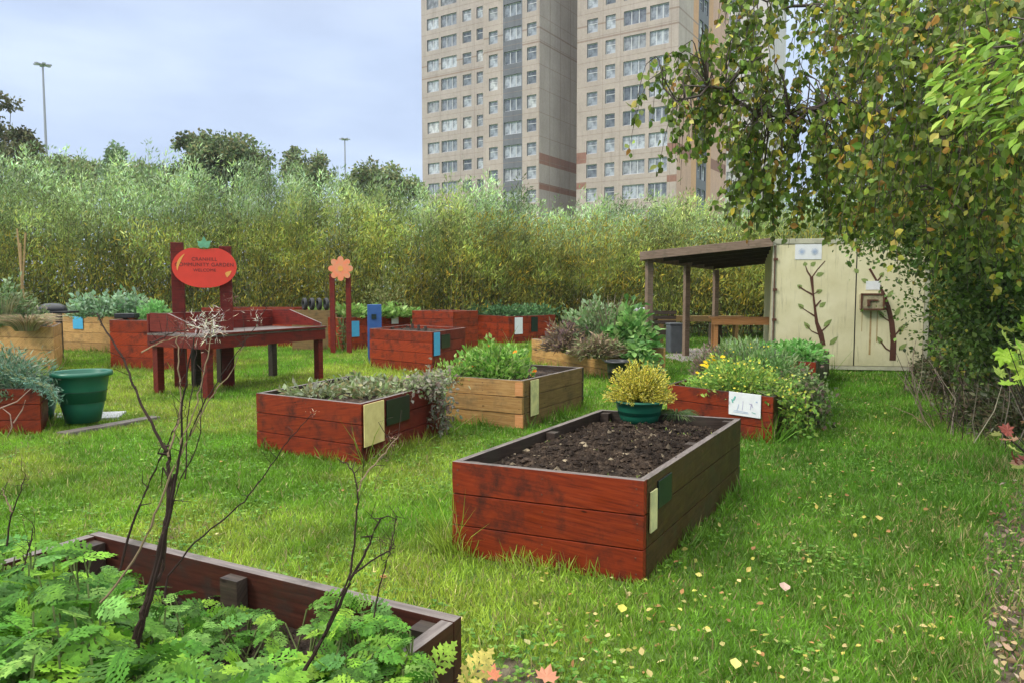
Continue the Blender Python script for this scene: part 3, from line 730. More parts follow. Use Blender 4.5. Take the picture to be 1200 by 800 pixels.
for x, y, wd, lb in ((66, 492, .40, 'pale grey paving slab beside the big green pot'), (110, 492, .5, 'grey paving slab under the big green pot')):
    p = G(x, y); mb = MB(); mb.cbox(p[0], p[1] + .15, 0, wd, wd, .045, .3); o = mb.build('paving_slab', M_slab, origin=p, bevel=.006); tag(o, lb, 'slab')

# black lid and dark trays at far left
p = P(54, 360, 16.6); root = thing('black_cover', 'humped black plastic cover on a flat board over the far timber bed', 'cover', V(p[0], p[1], 1.05))
mb = MB(); mb.cbox(p[0], p[1], 1.10, 1.15, .6, .05, .1); build_at(mb, 'base_board', M_blackpl, root, bevel=.01)
mb = MB(); 
prof = [(.29, 0), (.30, .04), (.26, .11), (.15, .16), (.001, .175)]; mb.lathe(V(p[0] + .14, p[1], 1.153), prof, 28); build_at(mb, 'lid', M_blackpl, root, smooth=True)
mb = MB(); 
for dx in (-.4, .4): mb.cbox(p[0] + dx, p[1] - .2, 0, .1, .1, 1.098)
build_at(mb, 'legs', M_darkwood, root)
p = P(149, 374, 16.2); mb = MB(); mb.cbox(p[0], p[1], 1.01, .42, .3, .10, .1); o = mb.build('seed_tray', M_blackpl, origin=V(p[0], p[1], 1.0), bevel=.01); tag(o, 'black seed tray on top of the tall red bed', 'tray')
for k in range(4):
    p = P(357 + k * 8.5, 360, 20.0); mb = MB(); prof = [(.10, -.04), (.14, -.05), (.165, -.03), (.165, .03), (.14, .05), (.10, .04), (.10, -.04)]
    a = V(p[0], p[1], 0); mb.lathe(V(0, 0, 0), prof, 24)
    vv = np.concatenate(mb.v); vv = np.stack([vv[:, 2] * 1.0, vv[:, 0], vv[:, 1]], -1) @ np.array([[math.cos(.5), math.sin(.5), 0], [-math.sin(.5), math.cos(.5), 0], [0, 0, 1]]); mb.v = [vv + V(a[0], a[1], 1.29 - .165 + .12)]
    o = mb.build('small_tyre', M_tyre, origin=V(a[0], a[1], 1.1), smooth=True); tag(o, 'small black tyre leaning in a row behind the flower sign bed', 'tyre', 'row of small black tyres by the hedge')
mb = MB(); p = P(370, 360, 20.0); mb.cbox(p[0], p[1], 0, 1.2, .35, 1.08); o = mb.build('timber_ledge', M_timber2, origin=V(p[0], p[1], 0)); tag(o, 'brown timber ledge carrying the row of small tyres', 'ledge')
# bamboo wigwam
p = P(25, 400, 15.6); root = thing('bamboo_canes', 'bamboo canes tied crosswise above the left timber bed', 'canes', V(p[0], p[1], .85))
for a_, b_ in (((20, 268), (30, 362)), ((30, 273), (22, 362)), ((24, 285), (26, 362))):
    mb = MB(); q0, q1 = P(*a_, 15.5), P(*b_, 15.7); q1[2] = .8; mb.tube(np.linspace(q0, q1, 5), .016, .022, 6); build_at(mb, 'cane', M_cane, root)

# ------------------------------------------------------------------ container and canopy
def creammat():
    m, nt, b = newmat('cream_painted_steel'); tc = nd(nt, 'ShaderNodeTexCoord'); L = nt.links
    n = noise(nt, 1.6, 8, tc.outputs['Object'], .6); col = ramp(nt, [(.35, (.62, .56, .34)), (.65, (.74, .68, .46))], n).outputs[0]
    mp = nd(nt, 'ShaderNodeMapping'); mp.inputs['Scale'].default_value = (9, 9, .8); L.new(tc.outputs['Object'], mp.inputs[0])
    s = ramp(nt, [(.56, 0), (.78, 1)], noise(nt, 1.5, 6, mp.outputs[0], .7)).outputs[0]
    col = mixc(nt, col, (.33, .29, .17), s)
    sp = nd(nt, 'ShaderNodeSeparateXYZ'); L.new(tc.outputs['Object'], sp.inputs[0])
    lo_ = nd(nt, 'ShaderNodeMapRange', inp={1: .0, 2: .45, 3: .75, 4: 0}); L.new(sp.outputs[2], lo_.inputs[0])
    n3 = noise(nt, 14, 6, tc.outputs['Object'], .7); mm = nd(nt, 'ShaderNodeMath', operation='MULTIPLY'); L.new(lo_.outputs[0], mm.inputs[0]); L.new(n3, mm.inputs[1])
    col = mixc(nt, col, (.16, .17, .09), mm.outputs[0]); L.new(col, b.inputs['Base Color']); b.inputs['Roughness'].default_value = .5
    return m
M_cream = creammat()
M_brownp = plain('brown_paint', (.10, .035, .02), .6, .3, 20, bmp=0); M_greenp = plain('leaf_green_paint', (.26, .34, .10), .6, .35, 20, bmp=0); M_ruststain = plain('rust_stain', (.36, .22, .09), .7, .3, 9, (.48, .38, .2), bmp=0)
CL = V(*P(903, 400, 14.9)[:2], 0); cex = V(math.cos(R(-10)), math.sin(R(-10)), 0); cn_ = V(-cex[1], cex[0], 0)
CH = 2.62; CW = 2.92
def shed():
    root = thing('storage_container', 'cream steel storage container painted with two leafy branches', 'container', CL + cex * CW / 2)
    def bx(mb, u, z, w_, h_, out=.0, th=.02, m=0): mb.box(CL + cex * u + Z3 * z - cn_ * (out + th), cex * w_, cn_ * th, Z3 * h_, m)
    mb = MB(); dep = V(.30, .954, 0)  # side runs away from the camera
    mb.box(CL + Z3 * .05, cex * CW, dep * 6.0, Z3 * (CH - .05)); build_at(mb, 'body', M_cream, root)
    mb = MB(); bx(mb, 0, CH - .09, CW, .10, 0, .045); bx(mb, 0, .05, CW, .07, 0, .03); bx(mb, 0, .12, .06, CH - .21, 0, .045); bx(mb, CW - .08, .12, .08, CH - .21, 0, .045)
    build_at(mb, 'end_frame', plain('pale_grey_green_steel', (.50, .48, .36), .5, .3, 5), root, bevel=.004)
    for u, w_ in ((.07, 1.50), (1.59, 1.24)):
        mb = MB(); bx(mb, u, .13, w_, CH - .23, 0, .03); d_ = build_at(mb, 'door', M_cream, root, bevel=.004)
    mb = MB(); mb.tube([CL + cex * .035 - cn_ * .06 + Z3 * .2, CL + cex * .035 - cn_ * .06 + Z3 * 2.5], .012, None, 8)
    for z in (.4, 1.0, 1.6, 2.2): bx(mb, .01, z, .08, .05, .045, .03)
    build_at(mb, 'hinge_rod', M_rust, root)
    mb = MB(); bx(mb, 1.575, .13, .012, CH - .23, .002, .03); build_at(mb, 'door_seal', M_blackpl, root)
    # lock box
    mb = MB(); mb.box(CL + cex * 1.64 + Z3 * 1.22 - cn_ * .15, cex * .44, cn_ * .12, Z3 * .33); lb = build_at(mb, 'lock_box', plain('grimy_cream_box', (.42, .36, .22), .6, .5, 14), root, bevel=.03)
    mb = MB()
    for u, z, w_, h_ in ((1.64, 1.22, .44, .035), (1.64, 1.515, .44, .035), (1.64, 1.22, .035, .33), (2.045, 1.22, .035, .33)): bx(mb, u - .0, z, w_, h_, .152, .01)
    build_at(mb, 'box_rim', M_rust, lb); mb = MB(); bx(mb, 1.76, 1.30, .05, .13, .152, .03); bx(mb, 1.76, 1.40, .2, .03, .152, .02); build_at(mb, 'latch', M_rust, lb)
    mb = MB()
    for u, w_, z0 in ((1.85, .035, .35), (1.98, .02, .6), (1.70, .015, .8)): bx(mb, u, z0, w_, 1.2 - z0, .030, .002)
    build_at(mb, 'rust_streak', M_ruststain, root)
    for (u, z, w_, h_, lbl) in ((.42, 2.22, .50, .30, 'white sheet with two faint drawings'), (1.76, 1.62, .26, .17, 'small blank white sheet')):
        mb = MB(); bx(mb, u, z, w_, h_, .031, .008); s_ = build_at(mb, 'paper_sign', M_white, root); s_['label'] = lbl
        if w_ > .4:
            mb = MB(); 
            for k, (du, dz) in enumerate(((.13, .15), (.37, .15))):
                for a in range(7):
                    an = a * math.pi / 7; A_ = cex * math.cos(an) + Z3 * math.sin(an); B_ = -cex * math.sin(an) + Z3 * math.cos(an)
                    c_ = CL + cex * (u + du) + Z3 * (z + dz) - cn_ * (.0405 + .0003 * (a + 7 * k)); mb.add([c_ - A_ * .07 - B_ * .004, c_ + A_ * .07 - B_ * .004, c_ + A_ * .07 + B_ * .004, c_ - A_ * .07 + B_ * .004], [(0, 1, 2, 3)])
            build_at(mb, 'drawing', M_blum, s_)
    # painted branches, from photo outlines
    def pt(x, y):  # px on door plane
        r = ray(x, y); o = CL - cn_ * .034; t = ((o - V(0, 0, H0)) @ cn_) / (r @ cn_); return V(0, 0, H0) + r * t
    def ribbon(mb, pts, w0, w1, off=0, m=0):
        pp = np.array([pt(*q) for q in pts]) - cn_ * off; n = len(pp); T = unit(np.gradient(pp, axis=0)); S_ = np.cross(T, cn_); wv = np.linspace(w0, w1, n)[:, None] * (1 + .25 * rng.normal(size=(n, 1)))
        mb.add(np.concatenate([pp + S_ * wv, pp - S_ * wv]), [(i, i + 1, n + i + 1, n + i) for i in range(n - 1)], m)
    def leafm(mb, x0, y0, x1, y1, wd):
        a, b = pt(x0, y0) - cn_ * .001, pt(x1, y1) - cn_ * .001; T = b - a; S_ = np.cross(unit(T), cn_) * wd
        mb.add([a, a + T * .3 + S_, a + T * .65 + S_ * .8, b, a + T * .65 - S_ * .8, a + T * .3 - S_], [(0, 1, 2, 3, 4, 5)])
    tr1 = [(965, 405), (962, 392), (957, 378), (955, 362), (953, 345), (951, 325)]
    br1 = [[(951, 326), (946, 318), (944, 312)], [(951, 326), (958, 316), (967, 306)], [(953, 346), (944, 341), (936, 336)], [(957, 372), (946, 365), (937, 359)], [(963, 388), (972, 380)], [(960, 392), (951, 388), (945, 381)], [(955, 360), (962, 352)], [(953, 345), (960, 341)]]
    lf1 = [(944, 312, 943, 307), (956, 323, 966, 320), (940, 338, 934, 334), (956, 343, 964, 340), (960, 360, 968, 354), (942, 362, 935, 356), (965, 383, 975, 374), (949, 386, 942, 377), (972, 404, 982, 394), (950, 312, 956, 307)]
    tr2 = [(1046, 422), (1047, 400), (1045, 378), (1041, 360), (1034, 342), (1026, 327), (1019, 315)]
    br2 = [[(1033, 336), (1022, 334), (1014, 328)], [(1037, 350), (1046, 342)], [(1042, 364), (1034, 360), (1028, 355)], [(1045, 378), (1038, 374), (1031, 368)], [(1047, 395), (1053, 388), (1058, 382)], [(1045, 412), (1038, 408), (1032, 400)], [(1028, 330), (1034, 322)]]
    lf2 = [(1018, 331, 1009, 327), (1040, 349, 1047, 340), (1032, 358, 1025, 352), (1036, 373, 1029, 364), (1049, 371, 1055, 359), (1052, 389, 1062, 380), (1034, 403, 1028, 394), (1053, 410, 1063, 402), (1031, 325, 1036, 319), (1006, 320, 1001, 315)]
    for tr, br, lf in ((tr1, br1, lf1), (tr2, br2, lf2)):
        mb = MB(); ribbon(mb, tr, .05, .022)
        for k, b_ in enumerate(br): ribbon(mb, b_, .016, .009, .0004 * (k + 1))
        q = build_at(mb, 'painted_branch', M_brownp, root)
        mb = MB(); [leafm(mb, *l_, .045 if True else 0) for l_ in lf]; build_at(mb, 'painted_leaves', M_greenp, q)
    FOOT.append(np.array([(CL + cex * 0)[:2], (CL + cex * CW)[:2], (CL + cex * CW + dep * 6)[:2], (CL + dep * 6)[:2]]))
shed()

def canopy():
    fl, fr = P(754, 300, 15.6), CL - cex * .04 + V(0, -.1, 0); fr[2] = 2.60; fl[2] = 2.36
    bl, br = P(836, 314, 21.2), P(905, 309, 21.0); bl[2] = 2.33; br[2] = 2.50
    root = thing('timber_canopy', 'open timber shelter with a flat plank roof on slim posts against the container', 'shelter', V(4.5, 18, 0))
    def slab(mb, q, th, m=0):
        q = np.array(q); vs = np.concatenate([q, q + Z3 * th]); mb.add(vs, [(3, 2, 1, 0), (4, 5, 6, 7), (0, 1, 5, 4), (1, 2, 6, 5), (2, 3, 7, 6), (3, 0, 4, 7)], m, uv=[(a, b) for _ in range(6) for a, b in ((0, 0), (5, 0), (5, 5), (0, 5))])
    mb = MB(); n = 24
    for i in range(n):
        a, b = i / n, (i + .93) / n; slab(mb, [fl + (bl - fl) * a, fr + (br - fr) * a, fr + (br - fr) * b, fl + (bl - fl) * b], .03)
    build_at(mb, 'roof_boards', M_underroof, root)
    def beam(a, b, w_, h_, nm, mat, dz=0):
        mb = MB(); e = unit(b - a); s_ = unit(V(-e[1], e[0], 0)); mb.box(a - s_ * w_ / 2 + Z3 * dz, b - a, s_ * w_, Z3 * h_, 0, None); return build_at(mb, nm, mat, root, bevel=.005)
    beam(fl + V(-.08, -.03, 0), fr + V(0, -.03, 0), .05, .17, 'fascia_board', M_roofwood, -.12)
    beam(fl + V(-.03, .04, 0), bl + V(-.03, 0, 0), .05, .16, 'fascia_board', M_roofwood, -.13)
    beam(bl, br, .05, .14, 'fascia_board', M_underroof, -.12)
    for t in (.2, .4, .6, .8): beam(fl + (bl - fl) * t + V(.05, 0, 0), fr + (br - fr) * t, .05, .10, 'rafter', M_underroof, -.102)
    for x, d, z in ((760, 15.75, 2.22), (804, 18.3, 2.22), (838, 21.0, 2.2)):
        p = P(x, 380, d); mb = MB(); mb.cbox(p[0], p[1], 0, .13, .13, z, .3); build_at(mb, 'post', M_roofwood, root, bevel=.006)
canopy()

def bench(name, label, px, d, wd, z, mat, back=False, rot=0, dep=.35, grp=None):
    c = P(px, 380, d); c[2] = 0; root = thing(name, label, 'bench' if 'bench' in name else 'table', c, grp); ca, sa = math.cos(rot), math.sin(rot); e = V(ca, sa, 0); s_ = V(-sa, ca, 0)
    mb = MB()
    for k in range(3): mb.box(c - e * wd / 2 + s_ * (k * dep / 3 - dep / 2) + Z3 * (z - .04), e * wd, s_ * dep / 3 * .93, Z3 * .04)
    build_at(mb, 'seat_boards' if 'bench' in name else 'tabletop', mat, root, bevel=.004)
    mb = MB(); mb.box(c - e * wd / 2 - s_ * dep / 2 + Z3 * (z - .16), e * wd, s_ * .03, Z3 * .118); build_at(mb, 'apron', mat, root)
    for u in (-.46, .40):
        for v in (-.4, .3):
            mb = MB(); mb.box(c + e * wd * u + s_ * dep * v, e * .08, s_ * .08, Z3 * (z - .042)); build_at(mb, 'leg', mat, root)
    if back:
        mb = MB()
        for k in range(3): mb.box(c - e * wd / 2 + s_ * dep * .5 + Z3 * (z + .12 + k * .14), e * wd, s_ * .03, Z3 * .10)
        build_at(mb, 'backrest', mat, root)
bench('work_table', 'orange-brown wooden table under the canopy beside the container', 874, 16.4, 1.55, 1.02, M_bench, dep=.5, rot=-.1)
bench('garden_bench', 'dark brown garden bench with a slatted back by the hedge', 774, 21.3, 1.0, .52, M_darkwood, True, dep=.45)
bench('long_bench', 'long low brown bench under the hedge behind the canopy posts', 820, 22.2, 2.6, .85, M_timber2, False, dep=.4)
p = P(790, 410, 19.2); root = thing('litter_bin', 'slim dark grey bin standing at the canopy post', 'bin', V(p[0], p[1], 0))
mb = MB(); mb.cbox(p[0], p[1], 0, .36, .34, .72, .15); build_at(mb, 'bin_body', M_greybin, root, bevel=.03); mb = MB(); mb.cbox(p[0], p[1], .72, .38, .36, .05, .15); build_at(mb, 'bin_lid', M_greybin, root, bevel=.015)
p = P(838, 400, 17.2); root = thing('log_stool', 'upright rough brown log standing by the work table', 'log', V(p[0], p[1], 0)); 
mb = MB(); mb.lathe(V(p[0], p[1], 0), [(.17, 0), (.15, .2), (.16, .55), (.15, .86), (.001, .87)], 14); build_at(mb, 'log', M_bark, root)
p = P(748, 380, 19.5); root = thing('compost_bin', 'dark green compost bin with a pale lid behind the overgrown bed', 'bin', V(p[0], p[1], 0))
mb = MB(); mb.lathe(V(p[0], p[1], 0), [(.38, 0), (.36, .5), (.30, 1.05)], 24); build_at(mb, 'bin_body', M_greenpot, root, smooth=True); mb = MB(); mb.lathe(V(p[0], p[1], 1.05), [(.33, 0), (.34, .05), (.30, .10), (.001, .13)], 24); build_at(mb, 'bin_lid', M_slab, root, smooth=True)

# ------------------------------------------------------------------ light masts
def mast(px, py, d, label):
    p = P(px, py, d); root = thing('lighting_mast', label, 'lamp mast', V(p[0], p[1], 0), 'tall road lighting masts')
    mb = MB(); mb.tube([(p[0], p[1], 0), (p[0], p[1], p[2] * .5), (p[0], p[1], p[2])], .28, .13, 10); build_at(mb, 'mast_pole', M_metal, root, smooth=True)
    mb = MB(); mb.lathe(V(p[0], p[1], p[2] - .15), [(.2, 0), (.45, .1), (.45, .3), (.1, .45)], 14); build_at(mb, 'head_ring', M_metal, root)
    for k in range(6):
        a = k * math.pi / 3 + .2; dv = V(math.cos(a), math.sin(a), 0); mb = MB(); q = p + dv * .4; s_ = V(-dv[1], dv[0], 0)
        mb.box(q - s_ * .2 + Z3 * .02, dv * .75, s_ * .4, Z3 * .16); build_at(mb, 'floodlight', M_metal, root)
mast(50, 77, 108, 'nearer and taller lighting mast rising above the trees at the left')
mast(404, 164, 160, 'small distant lighting mast rising between the round tree and the tower block')

# ------------------------------------------------------------------ tower blocks
te = V(.842, -.54, 0); te = unit(te); tn = V(-te[1], te[0], 0)      # along facade / into the block
def spx(px, off, along=te, nn=tn):
    """position along `along` where the ray through column px meets plane nn.p=off"""
    c = (px - 600) / F / 1.019; t = off / (nn[0] * c + nn[1]); return t * (along[0] * c + along[1])
def concrete(name, c, c2):
    m, nt, b = newmat(name); tc = nd(nt, 'ShaderNodeTexCoord'); L = nt.links
    n = noise(nt, .35, 8, tc.outputs['Object'], .6); n2 = noise(nt, 4, 6, tc.outputs['Object'], .7)
    mp = nd(nt, 'ShaderNodeMapping'); mp.inputs['Scale'].default_value = (1.6, 1.6, .12); L.new(tc.outputs['Object'], mp.inputs[0])
    st = ramp(nt, [(.5, 0), (.8, .55)], noise(nt, 1.2, 6, mp.outputs[0], .7)).outputs[0]
    col = mixc(nt, ramp(nt, [(.3, c2), (.7, c)], n).outputs[0], ramp(nt, [(.3, (.85,) * 3), (.7, (1.05,) * 3)], n2).outputs[0], 1.0, 'MULTIPLY')
    col = mixc(nt, col, tuple(q * .55 for q in c2), st); L.new(col, b.inputs['Base Color']); b.inputs['Roughness'].default_value = .85; return m
M_conc = concrete('beige_concrete', (.45, .375, .325), (.37, .305, .26)); M_conc2 = concrete('grey_beige_concrete', (.43, .365, .325), (.355, .30, .265))
M_pink = concrete('pinkish_render', (.56, .35, .25), (.48, .31, .23)); M_band = concrete('brick_red_band', (.30, .15, .105), (.24, .12, .085)); M_line = concrete('dark_band_line', (.30, .22, .18), (.26, .19, .15))
M_slate = concrete('slate_grey_panel', (.16, .165, .18), (.12, .125, .14)); M_orangew = concrete('orange_render', (.58, .33, .17), (.5, .29, .16)); M_far = concrete('haze_paled_concrete', (.56, .52, .50), (.5, .46, .44))  # far tower's concrete colour is lightened to imitate haze
M_frame = plain('white_window_frame', (.62, .62, .62), .5, .1, 3, bmp=0); M_reveal = plain('dark_window_reveal', (.07, .075, .085), .7, .2, 3, bmp=0)  # window reveals darkened in colour to carry the recess shadow
def glassmat():
    m, nt, b = newmat('window_glass'); oi = nd(nt, 'ShaderNodeObjectInfo'); tc = nd(nt, 'ShaderNodeTexCoord')
    r = ramp(nt, [(0, (.08, .09, .10)), (.35, (.20, .22, .24)), (.6, (.42, .44, .46)), (.85, (.12, .13, .15)), (1, (.52, .52, .50))], oi.outputs['Random'])
    n = noise(nt, 1.4, 3, tc.outputs['Object'], .6); r2 = ramp(nt, [(.4, (.5, .5, .5)), (.6, (1.25, 1.25, 1.25))], n)
    nt.links.new(mixc(nt, r.outputs[0], r2.outputs[0], 1, 'MULTIPLY'), b.inputs['Base Color']); b.inputs['Roughness'].default_value = .08; b.inputs['Specular IOR Level'].default_value = .9; return m
M_glass = glassmat()
WPROTO = {}
def window(root, o, e, n, w_, h_, key, nm=0):
    """o = lower corner on the wall plane, e along, n inward; recessed frame + pane child"""
    k = (key, round(w_, 2), round(h_, 2), tuple(np.round(e, 3)))
    rr = .16
    if k not in WPROTO:
        f = MB(); t = .07
        f.box(n * rr, e * w_, n * .06, Z3 * t); f.box(n * rr + Z3 * (h_ - t), e * w_, n * .06, Z3 * t)
        f.box(n * rr + Z3 * t, e * t, n * .06, Z3 * (h_ - 2 * t)); f.box(n * rr + e * (w_ - t) + Z3 * t, e * t, n * .06, Z3 * (h_ - 2 * t))
        nmul = 0 if w_ < 1.5 else (1 if w_ < 2.1 else 2)
        for i in range(nmul): f.box(n * (rr + .002) + e * (w_ * (i + 1) / (nmul + 1) - .04) + Z3 * t, e * .08, n * .055, Z3 * (h_ - 2 * t))
        if nmul == 0: f.box(n * (rr + .002) + e * t + Z3 * h_ * .62, e * (w_ - 2 * t), n * .05, Z3 * .06)
        g_ = MB(); g_.add([n * (rr + .03) + e * t + Z3 * t, n * (rr + .03) + e * (w_ - t) + Z3 * t, n * (rr + .03) + e * (w_ - t) + Z3 * (h_ - t), n * (rr + .03) + e * t + Z3 * (h_ - t)], [(0, 1, 2, 3)])
        fo = f.build('window', M_frame); go = g_.build('pane', M_glass); go.parent = fo; WPROTO[k] = (fo, go); new = fo
    else:
        fo, go = WPROTO[k]; new = fo.copy(); COL.objects.link(new); g2 = go.copy(); COL.objects.link(g2); g2.parent = new
    new.parent = root; new.location = Vector(o - wpos(root)); return new
def facade(mb, o, e, n, width, z0, z1, holes, mats_fn, cuts=()):
    global EXTRA_Z
    xs = sorted({0.0, width} | {q for h in holes for q in h[:2]} | set(getattr(mats_fn, 'cuts', ()))); zs = sorted({z0, z1} | {q for h in holes for q in h[2:]} | {q for q in EXTRA_Z if z0 < q < z1})
    for i in range(len(xs) - 1):
        for j in range(len(zs) - 1):
            sc, zc = (xs[i] + xs[i + 1]) / 2, (zs[j] + zs[j + 1]) / 2
            if any(h[0] < sc < h[1] and h[2] < zc < h[3] for h in holes): continue
            q = [o + e * xs[i] + Z3 * zs[j], o + e * xs[i + 1] + Z3 * zs[j], o + e * xs[i + 1] + Z3 * zs[j + 1], o + e * xs[i] + Z3 * zs[j + 1]]
            mb.add(q, [(0, 1, 2, 3)], mats_fn(sc, zc))
    for a, b, c_, d_ in holes:
        q = [o + e * a + Z3 * c_, o + e * b + Z3 * c_, o + e * b + Z3 * d_, o + e * a + Z3 * d_]; q2 = [p + n * .24 for p in q]
        mb.add(q + q2, [(0, 1, 5, 4), (1, 2, 6, 5), (2, 3, 7, 6), (3, 0, 4, 7)], 5); mb.add(q2, [(0, 1, 2, 3)], 5)
BM = [M_conc, M_conc2, M_pink, M_band, M_slate, M_reveal, M_line, M_orangew]
FL = 2.7; Z0 = 15.25                       # window-centre height of storey 0
LEVELS = [Z0 + FL * k for k in range(-5, 19)]; VIS = range(-2, 9)
EXTRA_Z = []
TOPZ = Z0 + FL * 19
def lv(k, h): z = Z0 + FL * k; return z - h / 2, z + h / 2
def tower(label, sections, group, loc, sides):
    root = thing('tower_block', label, 'tower block', loc, group); up = MB(); wall = MB()
    for sec in sections:
        o, e, n, width, cols, fn, lvls = sec
        holes = []
        for (s0, w_, h_, dz, mats_) in cols:
            for k in range(-5, 19):
                za, zb = lv(k, h_); za += dz; zb += dz; holes.append((s0, s0 + w_, za, zb))
                if k in VIS: window(root, o + e * s0 + Z3 * za, e, n, w_, h_, 'w')
                else:
                    t = .07; a = o + e * s0 + Z3 * za + n * .16
                    up.box(a, e * w_, n * .05, Z3 * t, 0); up.box(a + Z3 * (h_ - t), e * w_, n * .05, Z3 * t, 0); up.box(a + Z3 * t, e * t, n * .05, Z3 * (h_ - 2 * t), 0); up.box(a + Z3 * t + e * (w_ - t), e * t, n * .05, Z3 * (h_ - 2 * t), 0)
                    up.box(a + Z3 * t + e * t + n * .02, e * (w_ - 2 * t), n * .02, Z3 * (h_ - 2 * t), 1)
        facade(wall, o, e, n, width, 0, TOPZ, holes, fn)
    for q in sides: wall.add(q, [(0, 1, 2, 3)], 0 if len(q) == 4 else 0)
    if up.n: ob = build_at(up, 'upper_windows', [M_frame, M_glass], root); ob['kind'] = 'stuff'
    build_at(wall, 'wall', BM, root)
    return root
EXTRA_Z[:] = [13.3, 14.05, 16.2, 17.0, 17.45, 29.8, 29.98, 31.4, 31.58] 
def banded(base, band_lo=True, lo=0, hi=0):
    def fn(s, z):
        if lo < s < hi and z < 29: return base
        if band_lo and 16.2 < z < 17.45 and base != 4: return 3
        if 13.3 < z < 14.05 and band_lo: return 3
        if 29.8 < z < 29.98 or 31.4 < z < 31.58: return 6
        return base
    return fn
def linesonly(base):
    return lambda s, z: 6 if (29.8 < z < 29.98 or 31.4 < z < 31.58) else base
# --- tower one: left wing A (set back) and centre B with slate strip, blank flank
oA, oB, oT = 79.0, 74.3, 77.1
sA0 = spx(494.5, oA); sB0 = spx(567, oB); sB1 = spx(632, oB)
def W(px0, px1, off, h=1.5, dz=0): s0, s1 = spx(px0, off), spx(px1, off); return s0, s1 - s0, h, dz
def tow(x0, off): return te * x0 + tn * off
colsA = [W(501, 514.5, oA, 1.45), W(517.3, 535.5, oA, 1.5), W(542.5, 552.5, oA, 1.4), W(558.8, 566.0, oA, 1.4)]
colsA = [(a - sA0, b, c, d, None) for a, b, c, d in colsA]
colsB = [W(573, 583.2, oB, 1.45), W(590.5, 611, oB, 1.45), W(617.5, 628.5, oB, 1.45)]
colsB = [(a - sB0, b, c, d, None) for a, b, c, d in colsB]
slate0, slate1 = colsB[1][0] - .12, colsB[1][0] + colsB[1][1] + .12
def fnB(s, z):
    if slate0 - .01 < s < slate1 + .01: return 4
    return linesonly(0)(s, z) if s < slate1 else banded(0)(s, z) if not (16.2 < z < 17.45 or 13.3 < z < 14.05) else 0
fnB.cuts = (slate0, slate1)
flank = [tow(sB1, oB), tn]
DEP = 16
TG = 'tall concrete tower blocks behind the garden'
def quad(a, b): return [a, b, b + Z3 * TOPZ, a + Z3 * TOPZ]
wA = sB0 - sA0 + 1.0; wB = sB1 - sB0
def flankfn(s, z):
    if 16.2 < z < 17.45 or 13.3 < z < 14.05: return 3
    if 29.8 < z < 29.98 or 31.4 < z < 31.58: return 6
    return 1
T1 = tower('nearest left tower block in beige concrete with a slate grey window strip and blank flank',
      [(tow(sA0, oA), te, tn, wA, colsA, linesonly(1), None), (tow(sB0, oB), te, tn, wB, colsB, fnB, None), (tow(sB1, oB), tn, -te, DEP, [], flankfn, None)],
      TG, tow((sA0 + sB1) / 2, oA + 5), [quad(tow(sB0, oA), tow(sB0, oB)), quad(tow(sA0, oB + DEP), tow(sA0, oA)), quad(tow(sB1, oB + DEP), tow(sA0, oB + DEP)),
       [tow(sA0, oA) + Z3 * TOPZ, tow(sB0 + .0, oA) + Z3 * TOPZ, tow(sB1, oB + DEP) + Z3 * TOPZ, tow(sA0, oB + DEP) + Z3 * TOPZ]])
# vertical and horizontal panel joints on the blank flank
mb = MB()
for s in (2.4, 4.9, 7.4, 9.9): mb.box(tow(sB1, oB) + tn * s + te * .0, tn * .05, te * .012, Z3 * TOPZ)
for k in range(-5, 19): 
    z = Z0 + FL * k + 1.35
    mb.box(tow(sB1, oB) + Z3 * z, tn * DEP, te * .008, Z3 * .05)
build_at(mb, 'panel_joints', M_line, T1)
mb = MB()
for o_, wd_ in ((tow(sA0, oA), sB0 - sA0 - .05), (tow(sB0, oB), wB)):
    for k in range(-5, 19): mb.box(o_ - tn * .006 + Z3 * (Z0 + FL * k + 1.38), te * wd_, tn * .01, Z3 * .035)
for s_ in (colsA[2][0] - .45, colsA[3][0] - .4): mb.box(tow(sA0, oA) + te * s_ - tn * .005, te * .03, tn * .01, Z3 * TOPZ)
for s_ in (colsB[1][0] - .3, colsB[2][0] + colsB[2][1] + .3): mb.box(tow(sB0, oB) + te * s_ - tn * .005, te * .03, tn * .01, Z3 * TOPZ)
build_at(mb, 'panel_joints', M_line, T1)
# --- tower two
sT0, sT1 = spx(676, oT), spx(794, oT)
colsT = [W(687.5, 699.8, oT, 1.5), W(709, 720.5, oT, 1.5), W(730, 756, oT, 1.55), W(760.5, 782.5, oT, 1.55)]
colsT = [(a - sT0, b, c, d, None) for a, b, c, d in colsT]
